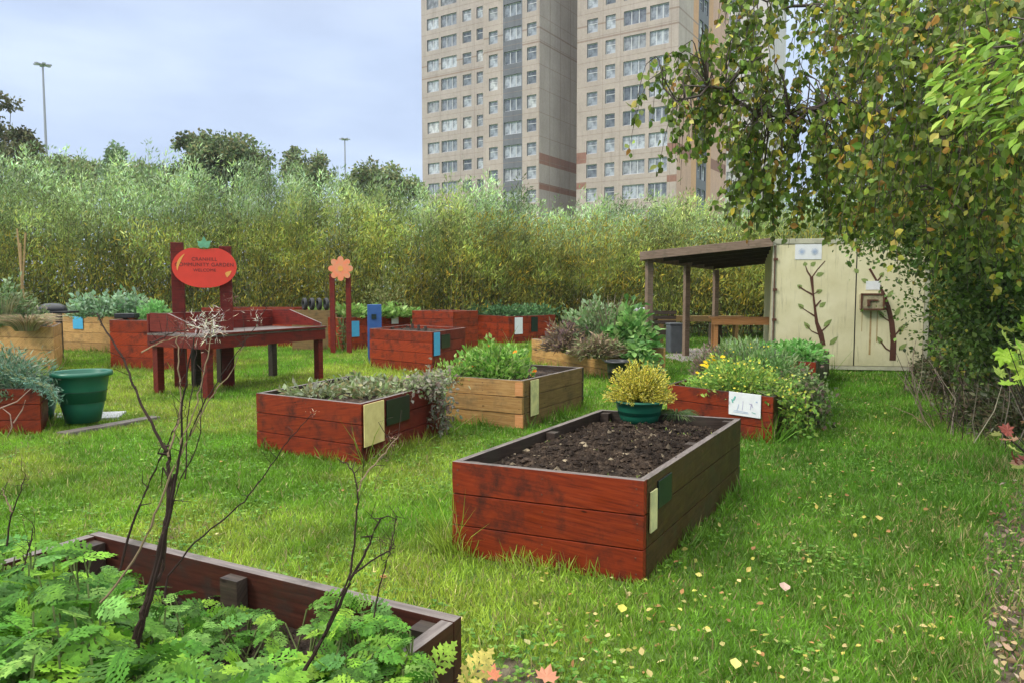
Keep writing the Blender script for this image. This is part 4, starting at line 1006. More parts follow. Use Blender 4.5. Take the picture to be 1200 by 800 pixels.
# right flank: plane te.p = sT1, along tn
def spx2(px): c = (px - 600) / F / 1.019; t = sT1 / (te[0] * c + te[1]); return t * (tn[0] * c + tn[1]) - oT
f0, f1, f2, f3, f4 = spx2(811), spx2(817), spx2(829), spx2(834), spx2(852)
wmid = (f2 - f1)
colsF = [(f1 + .35, .95, 1.55, 0, None), (f1 + 1.7, .95, 1.55, 0, None)]
def fnF(s, z):
    if f1 < s < f2: return 4
    if 29.8 < z < 29.98 or 31.4 < z < 31.58: return 6
    if f0 < s < f1 or f2 < s < f3: return 7
    return 3 if (16.2 < z < 17.45) else (2 if s > f3 or z < 26 else 0)
fnF.cuts = (f0, f1, f2, f3)
colsF = [(f1 + wmid * .12, wmid * .34, 1.6, 0, None), (f1 + wmid * .56, wmid * .34, 1.6, 0, None)]
T2 = tower('middle tower block with rows of wide windows and an orange and slate flank',
      [(tow(sT0, oT), te, tn, sT1 - sT0, colsT, banded(0, True, colsT[0][0], colsT[3][0] + colsT[3][1] + .01), None), (tow(sT1, oT), tn, -te, f4, colsF, fnF, None)],
      TG, tow((sT0 + sT1) / 2, oT + 8), [quad(tow(sT0 + 9, oT + f4), tow(sT0, oT)), quad(tow(sT1, oT + f4), tow(sT0 + 9, oT + f4)),  # unseen left wall slanted inward to let skylight reach tower one's flank
       [tow(sT0, oT) + Z3 * TOPZ, tow(sT1, oT) + Z3 * TOPZ, tow(sT1, oT + f4) + Z3 * TOPZ, tow(sT0 + 9, oT + f4) + Z3 * TOPZ]])
mb = MB()
for k in range(-5, 19): mb.box(tow(sT0, oT) - tn * .006 + Z3 * (Z0 + FL * k + 1.38), te * (sT1 - sT0), tn * .01, Z3 * .035)
for s_ in (colsT[1][0] - .35, colsT[2][0] - .4, colsT[3][0] + colsT[3][1] + .3): mb.box(tow(sT0, oT) + te * s_ - tn * .005, te * .03, tn * .01, Z3 * TOPZ)
build_at(mb, 'panel_joints', M_line, T2)
# --- tower three, farther
oX = 133.0; BMs = BM
sX0, sX1 = spx(838, oX), spx(900, oX)
colsX = [(spx(853, oX) - sX0, spx(866, oX) - spx(853, oX), 1.6, 1.2, None), (spx(876, oX) - sX0, 1.6, 1.6, 1.2, None)]
VIS = range(0, 13); EXTRA_Z[:] = []
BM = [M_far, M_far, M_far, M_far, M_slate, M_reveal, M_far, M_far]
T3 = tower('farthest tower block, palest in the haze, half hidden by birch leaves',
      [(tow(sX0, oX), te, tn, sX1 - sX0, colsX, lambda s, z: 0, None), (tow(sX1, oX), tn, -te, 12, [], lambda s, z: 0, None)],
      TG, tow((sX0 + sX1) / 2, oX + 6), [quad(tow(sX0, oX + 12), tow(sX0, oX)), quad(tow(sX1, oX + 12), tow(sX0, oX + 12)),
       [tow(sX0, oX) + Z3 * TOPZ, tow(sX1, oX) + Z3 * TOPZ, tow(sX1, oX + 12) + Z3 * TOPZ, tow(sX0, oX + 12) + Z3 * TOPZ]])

# ------------------------------------------------------------------ vegetation
def interp_y(prof, x): return np.interp(x, [q[0] for q in prof], [q[1] for q in prof])
def inpoly_px(n, poly):
    poly = np.asarray(poly, float); lo_, hi = poly.min(0), poly.max(0); out = []
    while sum(map(len, out)) < n:
        p = lo_ + rng.random((n * 2, 2)) * (hi - lo_); c = np.zeros(len(p), bool); j = len(poly) - 1
        for i in range(len(poly)):
            a, b = poly[i], poly[j]
            c ^= ((a[1] > p[:, 1]) != (b[1] > p[:, 1])) & (p[:, 0] < (b[0] - a[0]) * (p[:, 1] - a[1]) / (b[1] - a[1] + 1e-12) + a[0]); j = i
        out.append(p[c])
    return np.concatenate(out)[:n]
def Pn(xy, d): return np.array([P(x, y, dd) for (x, y), dd in zip(xy, d)])

def hedge():
    prof = [(-400, 190), (0, 196), (60, 194), (130, 193), (200, 199), (300, 214), (400, 217), (480, 222), (560, 238), (640, 248), (700, 250), (760, 242), (830, 238), (900, 240), (1000, 245), (1200, 235), (1600, 230)]
    n = 1900
    x = rng.uniform(-23, 23, n); y = rng.uniform(23.6, 29.5, n) + .6 * np.sin(x * .4)
    px = 600 + F * x / y; yt = interp_y(prof, px) + rng.normal(0, 9, n) + 16 * (vnoise(x, y * 0, 1.1) - .5) * 2
    yt += np.where(rng.random(n) < .08, -rng.uniform(5, 20, n), 0)
    zt = H0 + (341 - yt) / F * y * 1.0
    zt = np.where(rng.random(n) < .45, zt * rng.uniform(.55, 1.0, n), zt)
    m = 7; t = np.linspace(0, 1, m)
    lean = np.stack([rng.normal(.28, .35, n), rng.normal(-.05, .3, n)], -1); bow = rng.normal(0, .25, (n, 2))
    Pts = np.zeros((n, m, 3)); Pts[..., 0] = x[:, None] + lean[:, :1] * t ** 1.6 * zt[:, None] / 5 + bow[:, :1] * np.sin(t * 3.14); Pts[..., 1] = y[:, None] + lean[:, 1:] * t ** 1.6 + bow[:, 1:] * np.sin(t * 3.14)
    Pts[..., 2] = zt[:, None] * t
    root = thing('willow_hedge', 'long tall hedge of feathery grey-green willow stems yellowing lower down', 'hedge', (0, 26, 0))
    mb = MB(); rad = np.linspace(1, .2, m)[None] * rng.uniform(.005, .013, (n, 1))
    mb.tubes(Pts, rad, 4, 0, pick([(.12, .11, .06), (.22, .20, .10), (.07, .06, .04)], n))
    build_at(mb, 'stems', M_leafdull, root)
    k = 210; N = n * k
    si = np.repeat(np.arange(n), k); tt = rng.random(N) ** .8 * .93 + .07
    f = tt * (m - 1); i0 = np.minimum(f.astype(int), m - 2); fr = (f - i0)[:, None]
    pos = Pts[si, i0] * (1 - fr) + Pts[si, i0 + 1] * fr; tan = unit(Pts[si, i0 + 1] - Pts[si, i0])
    spread_ = .34 * (1 - tt) ** .5 + .05
    off = rng.normal(0, 1, (N, 3)) * V(1, 1, .6) * spread_[:, None]; pos = pos + off
    dirn = unit(tan * .9 + unit(off) * .55 + rng.normal(0, .35, (N, 3)) + V(.12, 0, -.1))
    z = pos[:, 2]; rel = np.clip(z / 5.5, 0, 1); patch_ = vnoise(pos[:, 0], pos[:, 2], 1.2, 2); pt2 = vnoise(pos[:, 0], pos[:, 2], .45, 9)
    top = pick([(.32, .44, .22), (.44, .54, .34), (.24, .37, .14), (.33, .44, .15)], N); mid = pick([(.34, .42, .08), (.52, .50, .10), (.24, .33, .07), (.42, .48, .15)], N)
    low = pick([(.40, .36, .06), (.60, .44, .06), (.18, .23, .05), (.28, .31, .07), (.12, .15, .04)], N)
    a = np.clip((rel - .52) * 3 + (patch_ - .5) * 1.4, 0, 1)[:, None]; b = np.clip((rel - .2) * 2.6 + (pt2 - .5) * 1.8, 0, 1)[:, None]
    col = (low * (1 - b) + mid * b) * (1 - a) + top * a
    stone = np.clip(rng.normal(1, .30, n), .45, 1.7)[si]; p3 = vnoise(pos[:, 0] + pos[:, 1] * .3, pos[:, 2], .7, 6); p4 = vnoise(pos[:, 0], pos[:, 2], .3, 12); col = col * (stone * (.55 + .9 * p3) * (.7 + .6 * p4) * (.62 + .42 * rel))[:, None]  # leaf colour darkens towards the base: dead leaves plus painted shade
    yel = (patch_ > .60) & (rng.random(N) < .3) & (rel < .75); col[yel] = pick([(.46, .38, .06), (.36, .33, .06)], int(yel.sum()))
    keep = ~((z < .9) & (rng.random(N) < .45)); 
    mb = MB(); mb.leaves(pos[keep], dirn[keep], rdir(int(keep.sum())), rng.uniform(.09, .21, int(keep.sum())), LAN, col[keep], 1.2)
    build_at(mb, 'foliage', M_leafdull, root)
    # dim thicket behind the first rows
    n = 60000; x = rng.uniform(-26, 26, n); y = rng.uniform(29.5, 33, n); px = 600 + F * x / y; z = rng.random(n) * (H0 + (341 - interp_y(prof, px)) / F * 26) * .98
    mb = MB(); mb.leaves(np.stack([x, y, z], -1), rdir(n, .6), rdir(n), rng.uniform(.2, .34, n), LAN, pick([(.14, .19, .06), (.10, .14, .05), (.18, .22, .08)], n), 1.5)
    o = mb.build('thicket', M_leafdull); tag(o, 'dense green thicket growing close behind the willow hedge', 'thicket', kind='stuff')
hedge()

def tree(name, label, base, hgt, crown, nclump, nleaf, ls, cols, group=None, trunk_r=.25, tm=OV, W=1.0, rough=.35):
    """crown = list of (cx,cy,cz,rx,ry,rz) world ellipsoids"""
    base = np.asarray(base, float); root = thing(name, label, 'tree', base, group)
    crown = np.asarray(crown, float); vol = crown[:, 3] * crown[:, 4] * crown[:, 5]; idx = rng.choice(len(crown), nclump, p=vol / vol.sum())
    dr = rdir(nclump); rr = rng.random(nclump) ** .45; C_ = crown[idx, :3] + dr * rr[:, None] * crown[idx, 3:]
    cr = crown[idx, 3:].mean(1) * rng.uniform(.18, .34, nclump)
    top = base + Z3 * hgt * .8; mb = MB(); m = 6
    mb.tube(np.array([base + (top - base) * t + V(.15 * math.sin(t * 5), .1 * math.cos(t * 4), 0) * hgt / 12 for t in np.linspace(0, 1, m)]), trunk_r, trunk_r * .3, 8)
    q = rng.random(nclump) * .6 + .25; s0 = base + (top - base) * q[:, None]; e0 = C_
    mid = (s0 + e0) / 2 + Z3 * .08 * hgt * rng.random((nclump, 1)) - Z3 * .05 * hgt
    sel = rng.random(nclump) < .6
    mb.tubes(np.stack([s0, mid, e0], 1)[sel], np.array([[.28, .14, .05]]) * trunk_r * np.ones((int(sel.sum()), 1)), 5)
    build_at(mb, 'trunk', M_bark, root)
    ci = rng.integers(0, nclump, nleaf); dd = rdir(nleaf); r_ = rng.random(nleaf) ** .35
    pos = C_[ci] + dd * (r_ * cr[ci])[:, None] * V(1.15, 1.15, .8) + rng.normal(0, ls * .5, (nleaf, 3))
    tone = rng.normal(1, .22, nclump)[ci]; col = pick(cols, nleaf) * np.clip(tone, .5, 1.6)[:, None]
    mb = MB(); mb.leaves(pos, unit(dd + rng.normal(0, .6, (nleaf, 3)) + V(0, 0, -.2)), rdir(nleaf, .4), ls * rng.uniform(.6, 1.2, nleaf), tm, col, W)
    build_at(mb, 'crown', M_leafdull, root); return root
def pxtree(label, d, ells, cols, nleaf, ls, name='broadleaf_tree', nclump=70, group='trees standing beyond the willow hedge'):
    cr = []
    for (x, y, rx, ry) in ells:
        c = P(x, y, d); cr.append((c[0], c[1], c[2], rx * d / F, rx * d / F * .9, ry * d / F))
    b = V(cr[0][0], cr[0][1], 0); tree(name, label, b, max(c[2] for c in cr), cr, nclump, nleaf, ls, cols, group)
gcol = [(.20, .27, .12), (.26, .30, .13), (.15, .20, .09), (.30, .29, .14)]
dark = [(.13, .18, .08), (.17, .22, .09), (.10, .14, .06), (.22, .21, .09)]
pxtree('dark round broadleaf tree standing alone on the skyline beyond the hedge', 62, [(268, 192, 42, 36), (225, 172, 20, 22), (235, 205, 25, 28), (300, 205, 18, 25)], dark, 16000, .30, nclump=110)
pxtree('small grey-green tree right of the dark round tree', 66, [(360, 204, 27, 28), (345, 195, 12, 18)], gcol, 7000, .28)
pxtree('broad low green tree close to the left tower block', 58, [(440, 215, 38, 26), (475, 225, 25, 16), (410, 222, 16, 14)], gcol, 9000, .26)
pxtree('tall brownish tree at the left end of the skyline', 48, [(0, 165, 36, 50), (30, 192, 30, 40), (-50, 200, 50, 70)], [(.20, .18, .09), (.15, .16, .08), (.11, .13, .06)], 16000, .24, nclump=120)
pxtree('low rounded green tree beside the foot of the tall mast', 50, [(72, 212, 36, 26), (45, 205, 18, 18)], gcol, 9000, .22)
pxtree('grey-green bushy tree between the mast and the pointed birch', 55, [(100, 205, 25, 25), (170, 215, 30, 22), (200, 210, 20, 16)], gcol, 9000, .22)
pxtree('slim pointed young tree rising just above the hedge top', 34, [(134, 196, 11, 32), (130, 215, 18, 18)], [(.17, .25, .12), (.22, .30, .16)], 6000, .13)

def blooms(mb, c, rx, ry, h, flower):
    nf, fs, fc = flower; d = rdir(nf, .5); d[:, 2] = np.abs(d[:, 2]); p = c + d * V(rx, ry, h) * rng.uniform(.95, 1.12, (nf, 1)); t_ = rng.normal(0, .25, (nf, 3)) + V(0, -.4, .8)
    t_ = unit(t_); ax = unit(np.cross(t_, V(1, 0, 0))); bx = np.cross(t_, ax)
    for k in range(7):
        a = k * 2 * math.pi / 7; mb.leaves(p - t_ * .002, ax * math.cos(a) + bx * math.sin(a) + t_ * .25, t_, fs * .5, OV, pick(fc, nf), 1.2)
def bush(name, label, cat, c, rx, ry, h, n, tm, s, cols, W=1.0, up=.6, group=None, mat=None, stems=24, flower=None, fill=.42, droop=0, flat=.0, lump=.35):
    c = np.asarray(c, float); root = thing(name, label, cat, c, group)
    d = rdir(n); d[:, 2] = np.abs(d[:, 2]); r_ = rng.random(n) ** fill
    ln = 1 + lump * (vnoise(d[:, 0] * 3 + c[0], d[:, 1] * 3 + d[:, 2] * 3, .8) - .5) * 2
    pos = c + d * V(rx, ry, h) * (r_ * ln)[:, None] + Z3 * flat
    dirn = unit(d * V(1, 1, .4) + rng.normal(0, .45, (n, 3)) + Z3 * (up - droop))
    mb = MB(); mb.leaves(pos, dirn, unit(rng.normal(0, .6, (n, 3)) + Z3), s * rng.uniform(.6, 1.25, n), tm, pick(cols, n), W)
    if flower and flower[0] > 30: blooms(mb, c, rx, ry, h, flower)
    build_at(mb, 'foliage', mat or M_leaf, root)
    if stems:
        sd_ = rdir(stems); sd_[:, 2] = np.abs(sd_[:, 2]) + .2; e = c + sd_ * V(rx, ry, h) * .9; s0 = c + sd_ * V(rx, ry, 0) * .15 - Z3 * .03
        mb = MB(); mb.tubes(np.stack([s0, (s0 + e) / 2 + Z3 * h * .15, e], 1), np.full((stems, 3), .005) * V(1.4, 1, .5), 4); build_at(mb, 'stems', M_greenstem, root)
    if flower and flower[0] <= 30:
        for _ in range(flower[0]):
            mb = MB(); blooms(mb, c, rx, ry, h, (1,) + tuple(flower[1:])); build_at(mb, 'flower', M_leafdull, root)
    return root
def bedpt(b, u, v, z): return b['N'] + b['e1'] * u + b['e2'] * v + Z3 * z
def spray(name, label, cat, c, rx, h, n, cols, wdt=.01, tilt=.5, group=None, curl=.3, seg=5, mat=None):
    """many narrow arching blades from a base"""
    c = np.asarray(c, float); a = rng.random(n) * 6.283; rr = rng.random(n) ** .5
    s0 = c + np.stack([np.cos(a), np.sin(a), a * 0], -1) * (rr * rx * .35)[:, None]
    out = np.stack([np.cos(a), np.sin(a), a * 0], -1) * (rx * (.2 + .8 * rr))[:, None]; hh = h * rng.uniform(.6, 1.05, n)
    t = np.linspace(0, 1, seg); pts = s0[:, None] + out[:, None] * (t ** 1.5)[None, :, None] * tilt * 2 + Z3 * (hh[:, None] * (t - curl * t ** 3)[None])[..., None]
    mb = MB(); w_ = wdt * np.array([1, 1, .8, .55, .12][:seg]); mb.tubes(pts, np.tile(w_ / 2, (n, 1)), 3, 0, pick(cols, n))
    o = mb.build(name, mat or M_leafdull, origin=c); tag(o, label, cat, group); return o

# plants standing in the beds
hp = V(*(P(749, 470, 6.15)[:2]), .69)
def heather(c, rx, h, n):
    root = thing('heather', 'golden yellow heather filling the green bowl on the soil bed', 'plant', c)
    d = rdir(n, .55); d[:, 2] = np.abs(d[:, 2]); e = c + d * V(rx, rx, h) * rng.uniform(.75, 1.1, (n, 1)); s0 = c + d * V(rx, rx, 0) * .25
    mb = MB(); mb.tubes(np.stack([s0, s0 * .5 + e * .5 + Z3 * .02, e], 1), np.full((n, 3), .003), 3, 0, pick([(.30, .30, .06)], n)); 
    k = 26; t = rng.random((n, k)) * .75 + .27; p = (s0[:, None] * (1 - t[..., None]) + e[:, None] * t[..., None]).reshape(-1, 3); dd = np.repeat(e - s0, k, 0)
    ncol = pick([(.88, .74, .10), (.82, .70, .13), (.60, .60, .10), (.92, .82, .25)], n * k)
    mb.leaves(p + rng.normal(0, .004, p.shape), unit(unit(dd) + rng.normal(0, .5, dd.shape)), rdir(n * k), .022, LAN, ncol, 1.8)
    build_at(mb, 'foliage', M_leafdull, root)
heather(hp, .29, .32, 420)
spray('grass_tuft', 'drooping tuft of dark green grass beside the heather bowl', 'grass tuft', V(*(P(791, 495, 6.2)[:2]), .50), .16, .22, 260, [(.10, .17, .06), (.16, .22, .08)], .008, .6, curl=.75)
# bed B: straggly grey-green plants, some hanging over the edge
for k, (u, v, lb) in enumerate(((.95, .45, 'low grey-green straggling plant in the front half of the cream-plated red bed'), (.45, .75, 'pale sage clump behind the blackboard of the cream-plated red bed'), (.9, 1.25, 'sprawling silvery weeds in the rear of the cream-plated red bed'), (.4, 1.3, 'tangled dull green plant by the rear corner of the cream-plated red bed'))):
    bush('sage_plant', lb, 'plant', bedpt(B, u, v, .49), .42, .36, .15, 420, OV, .07, [(.25, .30, .15), (.38, .41, .27), (.18, .24, .09), (.30, .26, .13)], .8, .3, mat=M_leafdull, stems=26, fill=.5)
def hanging(name, label, cat, pts, n, s, cols, tm=OV, W=.8, spreadr=.10, mat=None):
    pts = np.asarray(pts, float); root = thing(name, label, cat, pts[0]); i = rng.random(n) * (len(pts) - 1); i0 = np.minimum(i.astype(int), len(pts) - 2); f = (i - i0)[:, None]
    p = pts[i0] * (1 - f) + pts[i0 + 1] * f + rng.normal(0, spreadr, (n, 3)) * V(1, 1, .8)
    mb = MB(); mb.leaves(p, rdir(n, -.5), rdir(n), s * rng.uniform(.6, 1.2, n), tm, pick(cols, n), W); build_at(mb, 'foliage', mat or M_leafdull, root)
    mb = MB()
    for _ in range(10): mb.tube(pts + rng.normal(0, spreadr * .6, pts.shape), .005, .002, 4)
    build_at(mb, 'stems', M_greenstem, root); return root
o_ = bedpt(B, 0, 1.0, 0)
hanging('trailing_plant', 'grey trailing plant hanging over the corner of the cream-plated red bed', 'plant', [bedpt(B, .25, 1.15, .56), bedpt(B, -.02, 1.3, .62), bedpt(B, -.13, 1.42, .40), bedpt(B, -.12, 1.45, .12)], 520, .06, [(.30, .32, .24), (.22, .25, .17), (.36, .30, .24), (.20, .14, .12)], spreadr=.08)
hanging('trailing_plant', 'loose green trailer lying along the far edge of the cream-plated red bed', 'plant', [bedpt(B, .1, .95, .60), bedpt(B, .0, 1.15, .63), bedpt(B, .0, 1.6, .62), bedpt(B, .05, 1.75, .6)], 520, .06, [(.28, .34, .16), (.40, .42, .24), (.30, .26, .2)], spreadr=.085)
# bed D marigolds
bush('marigold', 'bright green marigold bush with orange flowers in the pale timber bed', 'plant', bedpt(D, .62, .45, .50), .48, .40, .44, 1700, OV, .075, [(.20, .40, .06), (.30, .50, .10), (.14, .30, .05), (.34, .48, .14)], .75, .7, flower=(7, .07, [(.9, .28, .02), (.85, .20, .02)]), stems=30)
bush('marigold', 'small loose marigold with an orange bloom leaning over the left corner of the timber bed', 'plant', bedpt(D, .98, .12, .50), .26, .22, .26, 380, OV, .06, [(.24, .42, .08), (.34, .48, .12)], .7, .5, flower=(4, .075, [(.9, .32, .02)]), stems=14)
# bed C dark rods
for k in range(3):
    mb = MB(); mb.tube([bedpt(C, .4 + .4 * k, .35 + .3 * k, .70), bedpt(C, .42 + .4 * k, .36 + .3 * k, .90)], .035, .03, 8); o = mb.build('stake', M_darkwood, origin=bedpt(C, .4 + .4 * k, .35 + .3 * k, .70)); tag(o, 'stubby dark stake standing in the soil of the tall red bed', 'stake', 'stubby stakes in the tall red bed')
# bed E
kale = [(.15, .34, .08), (.26, .44, .13), (.09, .22, .05), (.32, .50, .16)]
eu = lambda px, d, z: V(*(P(px, 400, d)[:2]), z)
bush('kale_plant', 'big leafy green kale plant at the right of the overgrown timber bed', 'plant', eu(738, 13.9, .5), .44, .42, .72, 1000, OV, .16, kale, .9, .3, stems=20, lump=.5)
bush('kale_plant', 'drooping kale spilling over the right corner beside the black pot', 'plant', eu(750, 13.2, .15), .32, .3, .58, 480, OV, .15, kale, .9, -.2, stems=10)
bush('leafy_shrub', 'upright grey-green leafy shrub in the middle of the overgrown timber bed', 'plant', eu(693, 14.4, .5), .55, .5, .85, 1700, OV, .11, [(.22, .34, .14), (.32, .42, .22), (.16, .26, .09)], .7, .7, stems=30, lump=.5)
bush('dried_flowers', 'brown and mauve dried flower heads at the left of the overgrown timber bed', 'plant', eu(664, 14.2, .45), .50, .45, .52, 1500, LAN, .12, [(.24, .17, .11), (.16, .11, .10), (.34, .26, .15), (.20, .13, .13)], 1.6, .3, mat=M_leafdull, stems=40)
bush('dried_flowers', 'straw-brown seeding plant along the front edge of the overgrown timber bed', 'plant', eu(700, 13.3, .42), .45, .3, .36, 1100, LAN, .12, [(.32, .24, .15), (.22, .17, .11), (.26, .28, .13)], 1.6, .1, mat=M_leafdull, stems=40)
spray('dry_stalks', 'thin dry stalks sticking up above the kale', 'plant', eu(716, 14.3, .6), .6, 1.05, 60, [(.35, .26, .2), (.25, .3, .14)], .02, .4, curl=.1)
# beds G, H, I
for k, (px, d, lb) in enumerate(((566, 24.0, 'low blue-green herb mound at the left of the long red bed by the hedge'), (590, 23.6, 'low herb mound in the middle of the long red bed by the hedge'), (612, 23.6, 'herb mound near the right corner of the long red bed by the hedge'), (632, 24.0, 'rightmost low herb in the long red bed by the hedge'))):
    bush('herb', lb, 'plant', eu(px, d, .80), .62, .6, .34, 700, OV, .11, [(.15, .30, .12), (.22, .38, .16), (.10, .20, .08)], .8, .5, stems=0, mat=M_leafdull)
for k, (px, d, lb) in enumerate(((385, 20.6, 'spreading pale green plant at the left of the bed under the flower sign'), (412, 20.4, 'spreading yellow-green plant in the middle of the bed under the flower sign'), (440, 20.9, 'light green leafy mat behind the dark blue post'), (468, 21.4, 'low green leaves at the right end of the bed under the flower sign'))):
    bush('courgette_plant', lb, 'plant', eu(px, d, .84), .62, .6, .30, 480, OV, .16, [(.22, .38, .08), (.32, .46, .14), (.16, .28, .06)], .9, .4, stems=0)
hanging('trailing_plant', 'dull green creeper hanging down the corner of the bed under the flower sign', 'plant', [bedpt(Hb, 0, -.02, .88), bedpt(Hb, -.06, -.02, .5), bedpt(Hb, -.05, .05, .15)], 160, .09, [(.16, .15, .06), (.12, .2, .06)], spreadr=.08)
bush('hedge_shrub', 'rounded olive shrub at the foot of the hedge behind the bed under the flower sign', 'shrub', eu(452, 22.6, 0), .8, .6, 2.0, 2600, OV, .09, [(.24, .27, .09), (.18, .22, .06), (.34, .34, .14)], .7, .5, mat=M_leafdull, stems=20)
# bed F and F2
yg = [(.30, .46, .08), (.42, .52, .10), (.20, .36, .07), (.16, .30, .06)]
bush('yellow_flowers', 'mass of bright yellow-green flowering plants behind the white doodled sign', 'plant', bedpt(Fb, .55, .55, .42), .56, .52, .36, 2600, OV, .055, yg, .7, .5, flower=(90, .032, [(.85, .72, .05), (.75, .68, .12)]), stems=20)
bush('creeping_thyme', 'low lime green mat at the left corner of the doodled-sign bed', 'plant', bedpt(Fb, 1.05, .5, .42), .30, .4, .16, 900, OV, .035, [(.24, .46, .07), (.32, .52, .10)], .8, .5, stems=0)
bush('marigold', 'deep yellow marigold cluster at the rear left of the doodled-sign bed', 'plant', bedpt(Fb, 1.15, 1.25, .42), .22, .25, .34, 420, OV, .06, yg, .7, .6, flower=(22, .075, [(.90, .58, .02), (.92, .66, .03)]), stems=12)
bush('purple_heather', 'brownish purple twiggy heather at the rear left of the doodled-sign bed', 'plant', bedpt(Fb, 1.35, 1.7, .40), .36, .4, .42, 1300, LAN, .07, [(.22, .16, .12), (.20, .22, .10), (.28, .20, .18)], 1.6, .8, mat=M_leafdull, stems=40)
bush('lavender', 'grey-green lavender mound between the doodled-sign bed and the container', 'plant', bedpt(Fb, .95, 2.05, .45), .62, .55, .42, 3000, LAN, .10, [(.22, .35, .12), (.32, .43, .18), (.16, .27, .08), (.26, .34, .2)], 1.4, .9, flower=(60, .035, [(.80, .68, .08)]), stems=40, mat=M_leafdull)
bush('tall_herb', 'dark green upright herb in the right side of the doodled-sign bed', 'plant', bedpt(Fb, .42, 1.5, .42), .42, .55, .36, 1900, OV, .065, [(.14, .28, .07), (.22, .38, .12), (.10, .2, .05)], .6, .7, stems=30)
for k, (pt_, lb, n_) in enumerate((([bedpt(Fb, .12, .2, .52), bedpt(Fb, -.08, .3, .52), bedpt(Fb, -.18, .35, .32), bedpt(Fb, -.2, .4, .12)], 'yellow-flowered plant spilling over the near right corner of the doodled-sign bed', 620), ([bedpt(Fb, .1, 1.0, .55), bedpt(Fb, -.15, 1.1, .48), bedpt(Fb, -.24, 1.15, .25), bedpt(Fb, -.26, 1.2, .08)], 'dark green plant tumbling down the long side of the doodled-sign bed', 700), ([bedpt(Fb, .1, 1.3, .6), bedpt(Fb, -.1, 1.4, .5), bedpt(Fb, -.2, 1.4, .3)], 'arching leafy stems leaning from the far right side of the doodled-sign bed', 500))):
    hanging('spilling_plant', lb, 'plant', pt_, n_, .06, [yg, [(.12, .20, .06), (.20, .26, .10), (.30, .22, .18), (.09, .14, .04)], [(.20, .30, .12), (.30, .36, .18)]][k], spreadr=.10)
c_ = bedpt(Fb, -.1, .3, .5); n = 40; mb = MB(); p = c_ + rng.normal(0, 1, (n, 3)) * V(.10, .12, .14)
for k in range(5): mb.leaves(p, np.tile(V(math.cos(k * 1.257), -.4, math.sin(k * 1.257)), (n, 1)), np.tile(V(0, -1, .3), (n, 1)), .016, OV, pick([(.85, .75, .08), (.8, .78, .35)], n), 1.1)
o = mb.build('yellow_blossoms', M_leafdull, origin=c_); tag(o, 'tiny yellow blossoms over the near right corner of the doodled-sign bed', 'flowers', kind='stuff')
for k, (u, v, lb) in enumerate(((.3, .55, 'strawberry plant at the front right of the bed beside the container'), (.9, .6, 'strawberry plant at the front left of the bed beside the container'), (.4, 1.5, 'strawberry plant in the middle of the bed beside the container'), (1.0, 1.7, 'leafy plant at the rear left of the bed beside the container'), (.5, 2.3, 'leafy plant at the rear right of the bed beside the container'))):
    bush('strawberry_plant', lb, 'plant', bedpt(F2, u, v, .42), .42, .42, .24, 480, OV, .10, [(.12, .32, .06), (.20, .42, .10), (.30, .50, .18)], 1.0, .4, stems=0)
# bed J, K: silvery leaves
for k, (px, d, lb) in enumerate(((98, 18.3, 'leftmost silvery-green bean plant in the long timber bed'), (120, 18.4, 'silvery-green bean plant in the middle of the long timber bed'), (142, 18.4, 'tallest silvery-green bean plant, nearest the black seed tray'), (160, 18.6, 'silvery-green bean plant at the right end of the visible long timber bed'))):
    bush('bean_plant', lb, 'plant', eu(px, d, .95), .36, .36, .50 + .1 * (k == 2), 520, OV, .13, [(.30, .44, .26), (.40, .54, .36), (.20, .34, .16)], .8, .6, stems=8)
bush('leafy_crop', 'fresh green leafy crop behind the left end of the potting table', 'plant', eu(184, 17.0, .92), .36, .34, .40, 520, OV, .12, [(.20, .44, .12), (.30, .54, .2)], .8, .6, stems=8)
# bed M dry straw
spray('straw_plant', 'dry straw-coloured grassy plant over the front of the left timber bed', 'plant', eu(32, 14.5, .82), .55, .55, 420, [(.50, .38, .24), (.40, .32, .18), (.56, .46, .32), (.3, .32, .16)], .012, .5, curl=.45)
spray('straw_plant', 'thin pale seed stalks rising at the left edge behind the timber bed', 'plant', eu(5, 15.0, .9), .6, 1.1, 120, [(.42, .38, .22), (.25, .32, .16)], .018, .4, curl=.4)
bush('leafy_shrub', 'leafy grey-green shrub at the left edge behind the timber bed', 'plant', eu(6, 15.2, .85), .62, .4, .95, 1200, OV, .10, [(.20, .30, .12), (.30, .40, .22), (.14, .22, .07)], .7, .6, stems=20)
bush('leafy_shrub', 'small dull green plant at the foot of the bamboo canes', 'plant', eu(36, 15.4, .85), .40, .35, .55, 650, OV, .09, [(.20, .28, .11), (.30, .36, .2), (.4, .36, .26)], .7, .6, stems=14, mat=M_leafdull)
